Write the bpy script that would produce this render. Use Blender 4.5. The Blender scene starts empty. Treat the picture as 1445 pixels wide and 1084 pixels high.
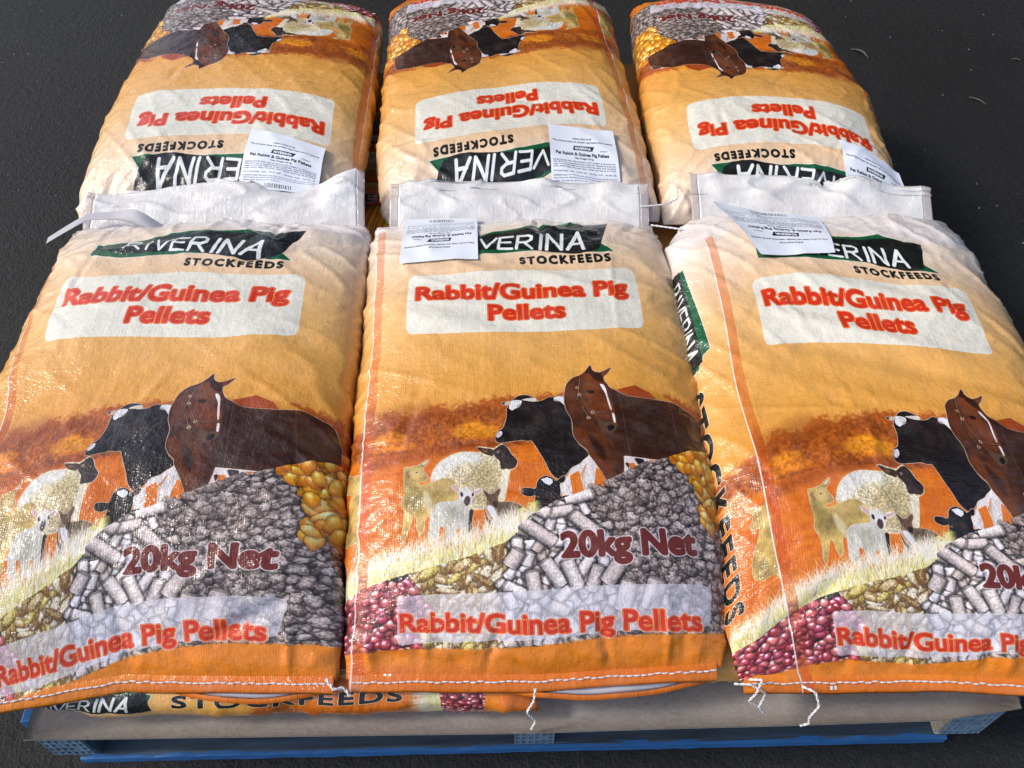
import bpy, math, random
import numpy as np
# ------------------------------------------------------------------ camera, sky, sun, exposure
scene=bpy.context.scene
COL=scene.collection
R=math.radians
cam_d=bpy.data.cameras.new('camera');cam=bpy.data.objects.new('camera',cam_d);COL.objects.link(cam)
cam_d.sensor_width=36.;cam_d.lens=1211./1445.*36.;cam_d.clip_start=.02;cam_d.clip_end=500.
cam.location=(0.,-.343,1.17);cam.rotation_euler=(R(40.),0.,0.);scene.camera=cam
world=bpy.data.worlds.new('World');scene.world=world;world.use_nodes=True
nt=world.node_tree;bg=nt.nodes['Background']
SUN_EL,SUN_AZ=R(41.),R(-96.)      # azimuth measured from +y towards +x
sky=nt.nodes.new('ShaderNodeTexSky');sky.sky_type='NISHITA';sky.sun_disc=False
sky.sun_elevation=SUN_EL;sky.sun_rotation=SUN_AZ;sky.air_density=1.;sky.dust_density=3.;sky.ozone_density=1.
nt.links.new(sky.outputs[0],bg.inputs[0]);bg.inputs[1].default_value=.14
sun_d=bpy.data.lights.new('sun','SUN');sun=bpy.data.objects.new('sun',sun_d);COL.objects.link(sun)
sun_d.energy=1.5;sun_d.angle=R(10.);sun_d.color=(1.,.95,.88)
sun.rotation_euler=(R(90.)-SUN_EL,0.,-SUN_AZ+math.pi);sun.location=(-2,1,3)
scene.view_settings.view_transform='Standard';scene.view_settings.look='None';scene.view_settings.gamma=1.
scene.view_settings.exposure=.36;scene.view_settings.use_curve_mapping=False
# ------------------------------------------------------------------ print artwork (flat print, drawn with numpy)
RES=3.0; A0,A1,B0,B1=-150.,550.,-34.,748.
AW=int((A1-A0)*RES); AH=int((B1-B0)*RES)
rng=np.random.default_rng(7)
def vnoise(h,w,cell,seed,oct=3,pers=.5):
    r=np.random.default_rng(seed); out=np.zeros((h,w),np.float32); amp=1.;tot=0
    for o in range(oct):
        cy,cx=(cell if isinstance(cell,tuple) else (cell,cell)); cy=max(cy/2**o,1.5);cx=max(cx/2**o,1.5)
        gh,gw=int(h/cy)+3,int(w/cx)+3
        g=r.random((gh,gw)).astype(np.float32)
        y=np.arange(h)/cy;x=np.arange(w)/cx
        yi=y.astype(int);xi=x.astype(int);fy=(y-yi).astype(np.float32);fx=(x-xi).astype(np.float32)
        fy=fy*fy*(3-2*fy);fx=fx*fx*(3-2*fx)
        t=g[yi]*(1-fy)[:,None]+g[yi+1]*fy[:,None]
        out+=amp*(t[:,xi]*(1-fx)+t[:,xi+1]*fx);tot+=amp;amp*=pers
    return out/tot
class Canvas:
    def __init__(s,w,h,ox,oy,res,col):
        s.w,s.h,s.ox,s.oy,s.res=w,h,ox,oy,res
        s.im=np.empty((h,w,3),np.float32);s.im[:]=col
    def px(s,p):
        p=np.asarray(p,float);return (p-np.array([s.ox,s.oy]))*s.res
    def win(s,x0,y0,x1,y1):
        x0=max(int(math.floor(x0)),0);y0=max(int(math.floor(y0)),0);x1=min(int(math.ceil(x1))+1,s.w);y1=min(int(math.ceil(y1))+1,s.h)
        return x0,y0,x1,y1
    def polymask(s,polys,grow=1):
        P=[s.px(p) for p in polys];al=np.vstack(P)
        x0,y0,x1,y1=s.win(al[:,0].min()-grow,al[:,1].min()-grow,al[:,0].max()+grow,al[:,1].max()+grow)
        if x1<=x0 or y1<=y0:return None
        X=np.arange(x0,x1,dtype=np.float32)+.5;W=np.zeros((y1-y0,x1-x0),np.float32)
        for sub in (.25,.75):
            acc=np.zeros_like(W)
            for p in P:
                q=np.roll(p,-1,0)
                for (ax,ay),(bx,by) in zip(p,q):
                    if ay==by:continue
                    sg=1.
                    if ay>by: ax,ay,bx,by=bx,by,ax,ay;sg=-1.
                    r0=max(int(math.ceil(ay-sub)),y0);r1=min(int(math.ceil(by-sub)),y1)
                    if r1<=r0:continue
                    yy=np.arange(r0,r1)+sub
                    xi=ax+(yy-ay)*(bx-ax)/(by-ay)
                    acc[r0-y0:r1-y0]+=sg*np.clip(xi[:,None]-X[None]+.5,0,1)
            W+=.5*np.clip(np.abs(acc),0,1)
        return x0,y0,x1,y1,W
    def blend(s,m,col,alpha=1.):
        if m is None:return
        x0,y0,x1,y1,W=m
        W=(W*alpha)[:,:,None];c=np.asarray(col,np.float32)
        if c.ndim==3: c=c[y0:y1,x0:x1] if c.shape[0]==s.h else c
        s.im[y0:y1,x0:x1]=s.im[y0:y1,x0:x1]*(1-W)+c*W
    def poly(s,pts,col,alpha=1.,smooth=True,halo=None,hw=.6,tex=None,blur=0):
        if smooth: pts=catmull(pts)
        if halo is not None: s.stroke(np.vstack([pts,pts[:1]]),hw*2,halo)
        m=s.polymask([pts],grow=2+blur*3)
        if m is None:return
        if blur:
            x0,y0,x1,y1,W=m;m=(x0,y0,x1,y1,gblur(W,blur))
        if tex is not None:
            x0,y0,x1,y1,W=m;c=np.asarray(col,np.float32)[None,None]*tex[y0:y1,x0:x1,None] if tex.ndim==2 else tex[y0:y1,x0:x1]
            col=c
        s.blend(m,col,alpha)
    def stroke(s,pts,width,col,alpha=1.,taper=False):
        P=s.px(pts);hw=width*s.res/2
        n=len(P)-1
        for i in range(n):
            a=P[i];b=P[i+1];h0=hw*(1-i/n*.85) if taper else hw;h1=hw*(1-(i+1)/n*.85) if taper else hw
            H=max(h0,h1)+1.5
            x0,y0,x1,y1=s.win(min(a[0],b[0])-H,min(a[1],b[1])-H,max(a[0],b[0])+H,max(a[1],b[1])+H)
            if x1<=x0 or y1<=y0:continue
            X=np.arange(x0,x1)+.5-a[0];Y=(np.arange(y0,y1)+.5-a[1])[:,None]
            d=b-a;L=max(d@d,1e-6);t=np.clip((X*d[0]+Y*d[1])/L,0,1)
            D=np.sqrt((X-t*d[0])**2+(Y-t*d[1])**2)
            W=np.clip(h0+(h1-h0)*t-D+.5,0,1)*alpha
            W=W[:,:,None];s.im[y0:y1,x0:x1]=s.im[y0:y1,x0:x1]*(1-W)+np.asarray(col,np.float32)*W
    def stamp(s,cx,cy,fn,rad):
        c=s.px((cx,cy));r=rad*s.res
        x0,y0,x1,y1=s.win(c[0]-r,c[1]-r,c[0]+r,c[1]+r)
        if x1<=x0 or y1<=y0:return
        X=(np.arange(x0,x1)+.5-c[0])/s.res;Y=((np.arange(y0,y1)+.5-c[1])/s.res)[:,None]
        col,W=fn(X+0*Y,Y+0*X)
        W=W[:,:,None];s.im[y0:y1,x0:x1]=s.im[y0:y1,x0:x1]*(1-W)+col*W
def gblur(a,r):
    r=int(max(r,1));k=np.exp(-.5*(np.arange(-2*r,2*r+1)/r)**2);k/=k.sum()
    p=np.pad(a,((2*r,2*r),(0,0)),mode='edge');out=sum(k[i]*p[i:i+a.shape[0]] for i in range(len(k)))
    p=np.pad(out,((0,0),(2*r,2*r)),mode='edge');return sum(k[i]*p[:,i:i+a.shape[1]] for i in range(len(k)))
def catmull(p,n=5):
    p=np.asarray(p,float);a=np.roll(p,1,0);c=np.roll(p,-1,0);d=np.roll(p,-2,0);o=[]
    for t in np.linspace(0,1,n,endpoint=False):
        o.append(.5*((2*p)+(-a+c)*t+(2*a-5*p+4*c-d)*t*t+(-a+3*p-3*c+d)*t**3))
    return np.stack(o,1).reshape(-1,2)
def hexc(h): return np.array([int(h[i:i+2],16)/255. for i in (0,2,4)],np.float32)
HM=np.array([[1.391180683, 0.079244469, -763.916684102], [-0.013597786, -1.454963065, 1388.945815193], [2.7832e-05, 0.000879414, 1.0]])
def ph(pts):
    p=np.asarray(pts,float);q=np.c_[p,np.ones(len(p))]@HM.T;return q[:,:2]/q[:,2:]
def Z(ox,oy,s,pts): return ph([(ox+x/s,oy+y/s) for x,y in pts])
# --- lettering: built-in font outlines, thickened in the raster
_glyph={}
def textmask(txt,H,bold,sx=1.,res=RES,spacing=1.):
    """coverage mask of a line of text, cap height H mm; returns mask, baseline offset px"""
    c=bpy.data.curves.new('t','FONT');c.body=txt;c.resolution_u=4;c.space_character=spacing
    o=bpy.data.objects.new('t',c);m=bpy.data.meshes.new_from_object(o)
    v=np.array([p.co[:2] for p in m.vertices]);tris=[]
    m.calc_loop_triangles();tris=[tuple(t.vertices) for t in m.loop_triangles]
    bpy.data.objects.remove(o);bpy.data.curves.remove(c);bpy.data.meshes.remove(m)
    SS=2;k=H/.70*res*SS;pad=int(math.ceil((bold*2+1.5)*res))*SS
    v=v*[k*sx,k];mn=v.min(0);v=v-mn+pad;w,h=(v.max(0)+pad).astype(int)+1
    w+=w%SS;h+=h%SS
    M=np.zeros((h,w),np.float32)
    for t in tris:
        a,b,cc=v[list(t)];x0,y0=np.floor(np.minimum(np.minimum(a,b),cc)).astype(int);x1,y1=np.ceil(np.maximum(np.maximum(a,b),cc)).astype(int)+1
        X=np.arange(x0,x1)+.5;Y=(np.arange(y0,y1)+.5)[:,None]
        e=lambda p,q:(q[0]-p[0])*(Y-p[1])-(q[1]-p[1])*(X-p[0])
        e0,e1,e2=e(a,b),e(b,cc),e(cc,a);ins=((e0>=0)&(e1>=0)&(e2>=0))|((e0<=0)&(e1<=0)&(e2<=0))
        M[y0:y1,x0:x1]=np.maximum(M[y0:y1,x0:x1],ins)
    if bold>0:
        r=bold*res*SS;R=int(math.ceil(r));O=np.zeros_like(M)
        for dy in range(-R,R+1):
            ww=int(math.sqrt(max(r*r-dy*dy,0)))
            sh=np.zeros_like(M);sh[max(dy,0):h+min(dy,0)]=M[max(-dy,0):h-max(dy,0)]
            cs=np.cumsum(np.pad(sh,((0,0),(ww+1,ww))),1);O=np.maximum(O,np.clip(cs[:,2*ww+1:]-cs[:,:-(2*ww+1)],0,1))
        M=O
    M=M.reshape(h//SS,SS,w//SS,SS).mean((1,3))
    return M,(pad-mn[1])/SS*-1, pad/SS   # baseline handled by caller
def text(cv,txt,a,b,width,H,col,bold=.6,edge=None,ew=.5,spacing=1.,ang=0.,halo=None,hw=1.2,warp=None,alpha=1.):
    """draws txt with its left end at a, baseline b; width in mm (fits horizontally)"""
    M0,_,_=textmask(txt,H,0,1.,cv.res/1.0,spacing)
    pad0=int(math.ceil(1.5*cv.res))
    w0=(M0.shape[1]-2*pad0)/cv.res
    sx=(width-2*bold)/w0
    def lay(M,extra,color,al=1.):
        h,w=M.shape
        X0,Y0=cv.px((a,b))
        # inverse map for rotation / warp
        L=int(width*cv.res+4*extra);pts=[]
        x0,y0,x1,y1=cv.win(min(X0,X0+math.cos(ang)*L)-40,min(Y0,Y0+math.sin(ang)*L)-h-10,max(X0,X0+math.cos(ang)*L)+40,max(Y0,Y0+math.sin(ang)*L)+h+10)
        if abs(math.sin(ang))>.5: x0,y0,x1,y1=cv.win(X0-h-10,min(Y0,Y0+math.sin(ang)*L)-20,X0+h+10,max(Y0,Y0+math.sin(ang)*L)+20)
        X=np.arange(x0,x1)+.5-X0;Y=(np.arange(y0,y1)+.5-Y0)[:,None]
        u=X*math.cos(ang)+Y*math.sin(ang);v=-X*math.sin(ang)+Y*math.cos(ang)
        if warp: u,v=warp(u/cv.res,v/cv.res);u=u*cv.res;v=v*cv.res
        iu=u+extra-bold*cv.res;iv=v+BL[0]
        iu=np.clip(iu-.5,-1,w);iv=np.clip(iv-.5,-1,h)
        MM=np.pad(M,1);fu=iu+1;fv=iv+1;ui=np.clip(fu.astype(int),0,w);vi=np.clip(fv.astype(int),0,h)
        du=fu-ui;dv=fv-vi
        W=(MM[vi,ui]*(1-du)+MM[vi,ui+1]*du)*(1-dv)+(MM[vi+1,ui]*(1-du)+MM[vi+1,ui+1]*du)*dv
        W=W.astype(np.float32)[:,:,None]*al*alpha
        cv.im[y0:y1,x0:x1]=cv.im[y0:y1,x0:x1]*(1-W)+np.asarray(color,np.float32)*W
    BL=[0]
    def make(bd):
        M,bl,p=textmask(txt,H,bd,sx,cv.res,spacing);BL[0]=-bl;BL[0]=-bl if False else (p-_mny(txt,H,cv.res,spacing));return M,p+bold*cv.res
    if halo is not None: M,e=make(bold+hw);lay(M,e,halo,.85)
    if edge is not None:
        M,e=make(bold);lay(M,e,col)
        M,e=make(max(bold-ew*.45,0));lay(M,e,edge)
        M,e=make(max(bold-ew,0));lay(M,e,col)
    else: M,e=make(bold);lay(M,e,col)
def _mny(txt,H,res,spacing):
    key=(txt,)
    if key not in _glyph:
        c=bpy.data.curves.new('t','FONT');c.body=txt;o=bpy.data.objects.new('t',c);m=bpy.data.meshes.new_from_object(o)
        _glyph[key]=min(p.co[1] for p in m.vertices);bpy.data.objects.remove(o);bpy.data.curves.remove(c);bpy.data.meshes.remove(m)
    return _glyph[key]*H/.70*res
def draw_banner_text(cv,strokes,f,w,col):
    for ln in strokes:
        cv.stroke([f(*p) for p in ln],w,col)

def build_art():
    cv=Canvas(AW,AH,A0,B0,RES,hexc('D8A25A'))
    im=cv.im
    A=np.linspace(A0,A1,AW,dtype=np.float32)[None,:];B=np.linspace(B0,B1,AH,dtype=np.float32)[:,None]
    n1=vnoise(AH,AW,60,1,5);n2=vnoise(AH,AW,12,2,3);n3=vnoise(AH,AW,(20,70),3,5,.6);n4=vnoise(AH,AW,5,4,2)
    # sky
    keys=[(-50,'E08A2C'),(330,'E59E44'),(400,'E6A54C'),(470,'E9AF60'),(540,'EBBB7C'),(600,'EDC79C'),(660,'F0D8C0'),(700,'EFDDCB'),(725,'F1E9E6')]
    kb=[k[0] for k in keys];kc=np.array([hexc(k[1]) for k in keys])
    Bs=B+(n1-.5)*10
    for i in range(3): im[:,:,i]=np.interp(Bs,kb,kc[:,i])
    im*= (1+(n2-.5)*.05)[:,:,None]
    # ground and far trees
    g0=hexc('E07A16');g1=hexc('CC620E');m=np.clip((300-B+(n3-.5)*40)/6,0,1)
    gcol=g0+(g1-g0)*np.clip(n3*1.9-.5,0,1)[:,:,None];gcol=gcol*(1+(n4-.5)*.14)[:,:,None]
    im[:]=im*(1-m[:,:,None])+gcol*m[:,:,None]
    am=np.mod(A+30,500)-30   # the print repeats round the sack
    tops=[(-30,335),(0,338),(25,356),(60,352),(90,366),(130,374),(170,380),(240,384),(300,382),(380,372),(440,345),(470,335)]
    tt=np.interp(am[0],[t[0] for t in tops],[t[1] for t in tops])[None]
    tree=np.clip((tt+(n2-.5)*20+(n1-.5)*16-B)/9,0,1)*np.clip((B-(286+(n3-.5)*18+am*.03))/5,0,1)
    tc=hexc('7C3A10')+(hexc('C86A1E')-hexc('7C3A10'))*np.clip((n2*.7+n4*.35+n1*.4)*1.9-.85,0,1)[:,:,None]
    edge=np.clip((tt-B)/30,0,1)[:,:,None];tc=tc*(.35+.65*edge)+hexc('B85A22')*(.65-.65*edge)
    im[:]=im*(1-tree[:,:,None])+tc*tree[:,:,None]
    def glow(pts,col,al,bl): cv.poly(pts,hexc(col),al,blur=bl,tex=glt)
    glt=np.clip(.72+n2*.55,0,1.2)
    for off in (0,-500+0,500):
        o=np.array([off,0])
        glow(Z(480,560,6.02,[(930,290),(1080,200),(1200,220),(1330,250),(1300,330),(1100,350),(960,340)])+o,'EE9A22',.85,10)
        glow(Z(480,560,6.02,[(250,310),(480,285),(560,330),(420,360),(250,370)])+o,'EE9420',.8,11)
        glow(Z(480,560,6.02,[(250,385),(500,370),(640,400),(480,440),(250,440)])+o,'EA8A1C',.8,12)
        glow(Z(480,560,6.02,[(240,500),(700,440),(1100,400),(1400,370),(1445,420),(1000,480),(600,540),(240,600)])+o,'8A3C10',.6,13)
        glow(Z(480,560,6.02,[(250,110),(500,60),(760,30),(820,200),(600,270),(260,260)])+o,'7E3A12',.35,18)
    # barn roof right of the horse
    cv.poly(Z(780,500,6.02,[(520,330),(670,290),(790,350),(850,415),(600,440)]),hexc('A8461A'),smooth=False)
    cv.poly(Z(780,500,6.02,[(730,300),(800,330),(1000,420),(850,420),(790,350)]),hexc('D9952F'),.8,smooth=False)
    W=hexc('DFC4AC')
    # --- grain feed mass under the curve
    def top(a):  return np.interp(a,[-150,-40,0,78,130,172,200,230,260,300,350,395,427,470,550],[80,92,107,130,145,162,188,205,215,234,262,280,284,284,284])
    # yellow grass bed
    bed=np.clip((top(A)+24+(n2-.5)*26-B)/5,0,1)*np.clip((215-A)/10,0,1)
    gc=hexc('D9CF5A')+(hexc('F1ECB8')-hexc('D9CF5A'))*np.clip(n4*1.6-.4,0,1)[:,:,None]
    # animals first
    fur=(1+(vnoise(AH,AW,(9,3),11,3)-.5)*.42);body=(1+(vnoise(AH,AW,40,12,3)-.5)*.8)
    curl=(1+(vnoise(AH,AW,5,13,2)-.5)*.75)
    S=lambda c,*p,**k:cv.poly(c,*p,**k)
    z1=lambda p:Z(680,500,6.02,p);z2=lambda p:Z(780,500,6.02,p);z3=lambda p:Z(550,610,7.225,p);z4=lambda p:Z(680,630,7.225,p);z6=lambda p:Z(860,620,7.225,p)
    # cow chest and legs
    S(z4([(960,190),(1050,130),(1135,255),(1240,440),(1200,480),(1110,520),(1010,580),(830,535),(790,530),(765,400),(850,330),(900,220)]),hexc('E4DCDD'),halo=W,tex=fur)
    S(z4([(865,330),(955,285),(985,400),(1003,480),(1010,575),(930,560),(893,530),(885,430)]),hexc('E0761C'),smooth=False)
    S(z4([(1120,255),(1180,300),(1245,450),(1110,520),(1105,430)]),hexc('E0761C'),smooth=False)
    S(z4([(1040,430),(1100,420),(1100,520),(1040,540)]),hexc('8C7A66'),.7,blur=3)
    S(z4([(770,480),(800,530),(775,530)]),hexc('E0761C'))
    for k in range(3): cv.stroke(z4([(930+k*50,540),(960+k*22,430),(985+k*10,330),(1010,240)]),.5,hexc('C98A5A'))
    for k in range(12): cv.stroke(z4([(950+k*6,360-k*9),(975+k*5,330-k*10)]),1.3,hexc('D9925A'))
    # cow
    S(z1([(165,412),(160,398),(200,385),(240,385),(290,345),(350,330),(410,345),(450,365),(455,388),(510,380),(560,355),(600,360),(690,365),(700,480),(740,560),(750,690),(800,790),(860,850),(875,890),(830,930),(800,960),(740,990),(700,1040),(650,1084),(600,1060),(560,1010),(520,920),(480,850),(430,760),(410,737),(370,740),(330,730),(280,737),(220,745),(150,755),(110,740),(105,700),(130,650),(170,620),(195,560),(205,500),(205,450),(213,418)]),hexc('1C1413'),halo=W,tex=body)
    S(z1([(230,400),(260,375),(330,380),(315,430),(280,445),(250,462),(225,440)]),hexc('E6E4EA'),tex=fur)
    S(z1([(332,370),(440,357),(452,386),(400,386)]),hexc('D9CFC6'));S(z1([(165,402),(235,382),(235,410),(180,418)]),hexc('C9B9A6'));S(z1([(163,400),(185,395),(185,412),(168,412)]),hexc('6B4A30'))
    S(z1([(110,705),(125,660),(160,648),(163,680),(135,712)]),hexc('D9D6E0'),tex=fur)
    S(z1([(607,362),(685,366),(697,450),(650,405),(605,398)]),hexc('E8E6EC'))
    S(z1([(440,480),(500,465),(520,560),(440,600),(420,540)]),hexc('3A2A28'),.6,blur=6);S(z1([(300,420),(420,400),(400,470),(320,460)]),hexc('33262A'),.5,blur=4)
    S(z1([(560,400),(640,400),(660,520),(600,560)]),hexc('2C2020'),.6,blur=6)
    # horse body + neck
    HB=hexc('4C2612')
    hz=[(700,480),(685,400),(690,320),(710,250),(760,200),(820,177),(860,152),(890,120),(915,97),(930,140),(970,167),(1010,163),(1083,135),(1050,185),(1017,217),(1040,270),(1070,310),(1130,347),(1200,385),(1300,405),(1400,415)]
    hp=[(x/6.02+680,y/6.02+500) for x,y in hz]+[(x/6.02+780,y/6.02+500) for x,y in [(870,418),(990,428),(1080,470),(1190,515),(1230,570),(1265,660),(1290,760),(1300,860),(1200,900),(1050,930),(900,960),(750,960),(600,940),(565,1000)]]+[(873,690),(852,694)]+[(x/7.225+680,y/7.225+630) for x,y in [(1220,385),(1150,260),(1060,130)]]+[(x/6.02+680,y/6.02+500) for x,y in [(860,835),(800,780),(755,700),(745,580)]]
    S(ph(hp),HB,halo=W,tex=body*(1+(fur-1)*.4))
    S(z2([(470,330),(560,370),(700,420),(900,440),(1080,490),(1220,600),(1270,720),(1280,860),(900,900),(560,900),(540,700),(490,500),(450,400)]),hexc('30160C'),.72,blur=8)
    S(z2([(940,480),(1150,560),(1230,700),(1230,820),(1100,830),(980,640)]),hexc('5A3018'),.45,blur=9)
    S(z2([(1130,560),(1200,540),(1260,700),(1280,810),(1200,800),(1150,700)]),hexc('70492A'),.5,blur=5)
    S(z1([(760,640),(860,660),(1020,740),(1040,900),(1090,1084),(1010,1084),(940,960),(870,850),(790,760)]),hexc('743A16'),.6,blur=6)
    S(z1([(880,700),(950,760),(1010,850),(1010,940),(960,900),(900,800)]),hexc('2C130A'),.8,blur=5)
    S(z1([(1090,560),(1170,700),(1180,880),(1160,1084),(1100,1084),(1110,850),(1080,720)]),hexc('3A1A0C'),.6,blur=5)
    S(z1([(705,300),(760,220),(800,210),(780,400),(760,520),(715,480)]),hexc('673218'),.6,blur=5)
    # horse head
    S(z1([(850,160),(930,150),(1010,215),(1035,290),(1070,380),(1095,500),(1112,600),(1105,650),(1060,690),(1010,675),(965,625),(930,560),(860,470),(810,360),(820,220)]),hexc('623118'),tex=body*(1+(fur-1)*.3),blur=1)
    S(z1([(860,200),(960,190),(1000,230),(970,330),(880,330),(840,270)]),hexc('7A4122'),.5,blur=5)
    S(z1([(940,330),(1030,400),(1060,480),(1000,500),(930,420)]),hexc('733A1C'),.6,blur=4)
    S(z1([(868,160),(893,122),(915,100),(925,145),(900,165)]),hexc('3A1C12'));S(z1([(1000,180),(1075,142),(1045,185),(1015,210)]),hexc('6A3A26'),tex=fur)
    S(z1([(905,150),(980,175),(1015,215),(1010,250),(960,235),(920,195)]),hexc('2A140C'),.85,blur=2)
    S(z1([(985,270),(1010,278),(1030,310),(1048,380),(1072,480),(1066,500),(1045,430),(1025,350),(998,305)]),hexc('ECE6EA'))
    S(z1([(1072,525),(1090,535),(1102,600),(1086,600)]),hexc('ECE6EA'))
    S(z1([(960,570),(1000,590),(1105,610),(1112,650),(1060,692),(1010,675),(965,625)]),hexc('5A4434'),.9,blur=2)
    S(z1([(1035,640),(1075,622),(1088,655),(1050,685)]),hexc('17100E'),blur=1);S(z1([(880,322),(920,318),(940,340),(900,348)]),hexc('1A0E0A'),blur=1)
    lea=hexc('8A6450');lo=hexc('C8A488')
    for ln in ([(825,190),(805,330),(790,400)],[(805,350),(870,450),(910,510)],[(910,515),(1000,525),(1095,520)],[(830,465),(870,540),(905,570)]):
        cv.stroke(z1(ln),2.4,hexc('2A1610'));cv.stroke(z1(ln)+[0,.5],1.0,lea)
    for c in ((797,285),(915,515),(880,560),(812,350)):
        p=z1([c])[0];cv.stroke([p,p+.01],4.6,lo);cv.stroke([p,p+.01],2.4,hexc('4A2A1E'))
    # sheep
    S(z3([(395,500),(400,430),(440,350),(500,290),(600,235),(700,212),(800,210),(880,215),(905,200),(860,160),(920,155),(1000,165),(1045,170),(1100,135),(1140,125),(1200,170),(1230,230),(1285,290),(1280,350),(1240,385),(1215,400),(1200,450),(1180,560),(1150,690),(1090,710),(950,765),(840,772),(780,780),(600,780),(450,700)]),hexc('D6C9A8'),halo=W,tex=curl)
    S(z3([(400,500),(410,430),(440,350),(500,290),(600,235),(700,215),(800,215),(900,225),(880,300),(700,330),(560,420),(520,480)]),hexc('E3E3E2'),.85,blur=7,tex=fur)
    S(z3([(800,400),(1000,300),(1100,420),(1080,620),(900,720),(700,560)]),hexc('9A8450'),.45,blur=8,tex=curl)
    S(z3([(1140,400),(1205,410),(1180,560),(1140,690),(1090,640),(1110,500)]),hexc('EDE7DA'),.6,blur=4)
    S(z3([(1045,190),(1080,160),(1110,140),(1150,130),(1195,170),(1230,232),(1285,292),(1277,345),(1240,380),(1180,378),(1120,375),(1105,300),(1050,240)]),hexc('35241F'),tex=body)
    S(z3([(863,160),(950,168),(1042,185),(1035,240),(1000,240),(940,222),(900,198)]),hexc('3A2A20'));S(z3([(910,185),(980,190),(960,215)]),hexc('8A6030'),.8,blur=2)
    S(z3([(1075,195),(1100,190),(1105,212),(1082,220)]),hexc('9A8A84'),.8,blur=1)
    for L in ([(795,780),(838,785),(825,870),(822,1050),(790,1050),(782,900)],[(945,755),(985,850),(1030,890),(1058,1000),(1075,1055),(1010,1040),(985,930),(960,840)]): S(z3(L),hexc('2A1C18'),halo=W)
    # tan goat kid
    S(z3([(140,352),(180,348),(270,330),(300,310),(365,275),(350,320),(312,360),(322,400),(357,440),(350,480),(290,500),(268,512),(300,535),(390,520),(480,482),(560,470),(630,500),(680,550),(700,620),(680,720),(560,740),(440,790),(410,830),(370,820),(350,900),(330,1000),(290,980),(270,860),(240,828),(215,900),(180,990),(150,1070),(135,1000),(155,850),(150,780),(120,710),(140,600),(135,450)]),hexc('B99D58'),halo=W,tex=body*(1+(fur-1)*.5))
    S(z3([(290,520),(480,490),(600,500),(660,560),(560,600),(400,580)]),hexc('D0B06E'),.6,blur=6);S(z3([(340,580),(420,700),(400,820),(330,700)]),hexc('E8DCC0'),.6,blur=4)
    S(z3([(150,450),(230,500),(260,600),(200,760),(150,720),(140,600)]),hexc('8C7838'),.55,blur=5)
    S(z3([(150,400),(175,380),(200,420),(175,460)]),hexc('7A5C30'),.7,blur=2);S(z3([(180,390),(290,350),(310,390),(330,430),(280,460),(210,440)]),hexc('D2B880'),.7,blur=3)
    S(z3([(240,400),(262,398),(255,412)]),hexc('4A3520'));S(z3([(325,430),(355,440),(345,462)]),hexc('C88A80'),.9);S(z3([(300,320),(355,285),(330,330)]),hexc('E3D9D2'),.8)
    # brown kid
    S(z3([(930,585),(970,600),(1000,625),(1040,610),(1100,567),(1112,600),(1090,650),(1092,700),(1200,702),(1300,732),(1380,790),(1440,850),(1480,930),(1440,1010),(1250,990),(1140,975),(1060,905),(1000,830),(968,740),(965,650)]),hexc('7A6448'),halo=W,tex=body*fur)
    S(z3([(1100,720),(1250,720),(1380,800),(1440,900),(1300,860),(1150,800)]),hexc('5A4630'),.5,blur=6)
    S(z3([(975,740),(1040,750),(1092,850),(1085,905),(1010,830)]),hexc('D8D8E2'),blur=1)
    S(z3([(975,640),(1050,625),(1090,690),(1075,750),(1030,740),(990,700)]),hexc('5A3E2C'),.8,blur=2);S(z3([(1040,700),(1085,700),(1075,750),(1045,745)]),hexc('1F1512'),.9,blur=1)
    S(z3([(1050,630),(1098,580),(1095,630),(1075,650)]),hexc('6A4236'));S(z3([(935,595),(990,630),(975,660)]),hexc('4A3A2C'))
    # white lamb
    S(z3([(600,542),(640,533),(690,572),(750,552),(800,563),(832,583),(900,568),(925,590),(870,627),(832,642),(815,700),(780,745),(788,800),(785,900),(792,1060),(740,1060),(700,965),(660,962),(625,1060),(575,1060),(550,945),(500,940),(485,1060),(400,1060),(400,900),(420,780),(480,712),(600,692),(660,682),(680,640),(660,605),(620,580)]),hexc('C9C6BC'),halo=W,tex=fur*(1+(body-1)*.4))
    S(z3([(700,600),(800,600),(820,650),(780,740),(730,700)]),hexc('E2DFE4'),.8,blur=3);S(z3([(560,760),(660,800),(640,920),(560,900)]),hexc('8E8A72'),.45,blur=6)
    S(z3([(745,660),(772,640),(798,665),(795,710),(765,738),(735,705)]),hexc('4A3434'),blur=1)
    for e in ([(693,612),(715,605),(725,640),(705,650)],[(815,620),(835,615),(832,640),(818,645)]): S(z3(e),hexc('2A1C20'))
    for e in ([(615,548),(650,545),(680,590),(660,600)],[(850,595),(915,578),(900,600),(850,620)]): S(z3(e),hexc('D29AA0'),.9)
    # calf
    S(z4([(385,460),(400,430),(470,430),(530,437),(550,370),(590,330),(650,320),(710,350),(740,372),(800,330),(825,342),(810,390),(772,405),(778,480),(780,530),(850,525),(950,575),(895,600),(900,640),(860,670),(835,690),(900,800),(760,850),(680,810),(600,770),(500,700),(485,620),(520,550),(527,502),(470,512),(400,490)]),hexc('17100F'),halo=W,tex=body)
    S(z4([(583,350),(650,333),(700,360),(702,390),(670,415),(620,390)]),hexc('E8E8F0'),smooth=False);S(z4([(640,480),(700,480),(710,640),(670,650)]),hexc('3A2828'),.6,blur=4)
    S(z4([(860,572),(905,640),(885,600)]),hexc('E8E0E0'),smooth=False);S(z4([(660,600),(740,600),(745,640),(665,640)]),hexc('4A3838'),.5,blur=3)
    # white panel with a piece of spotted cow
    S(z6([(98,213),(430,262),(500,250),(300,360),(98,430)]),hexc('E6DADC'),smooth=False,halo=W,hw=.5)
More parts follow.
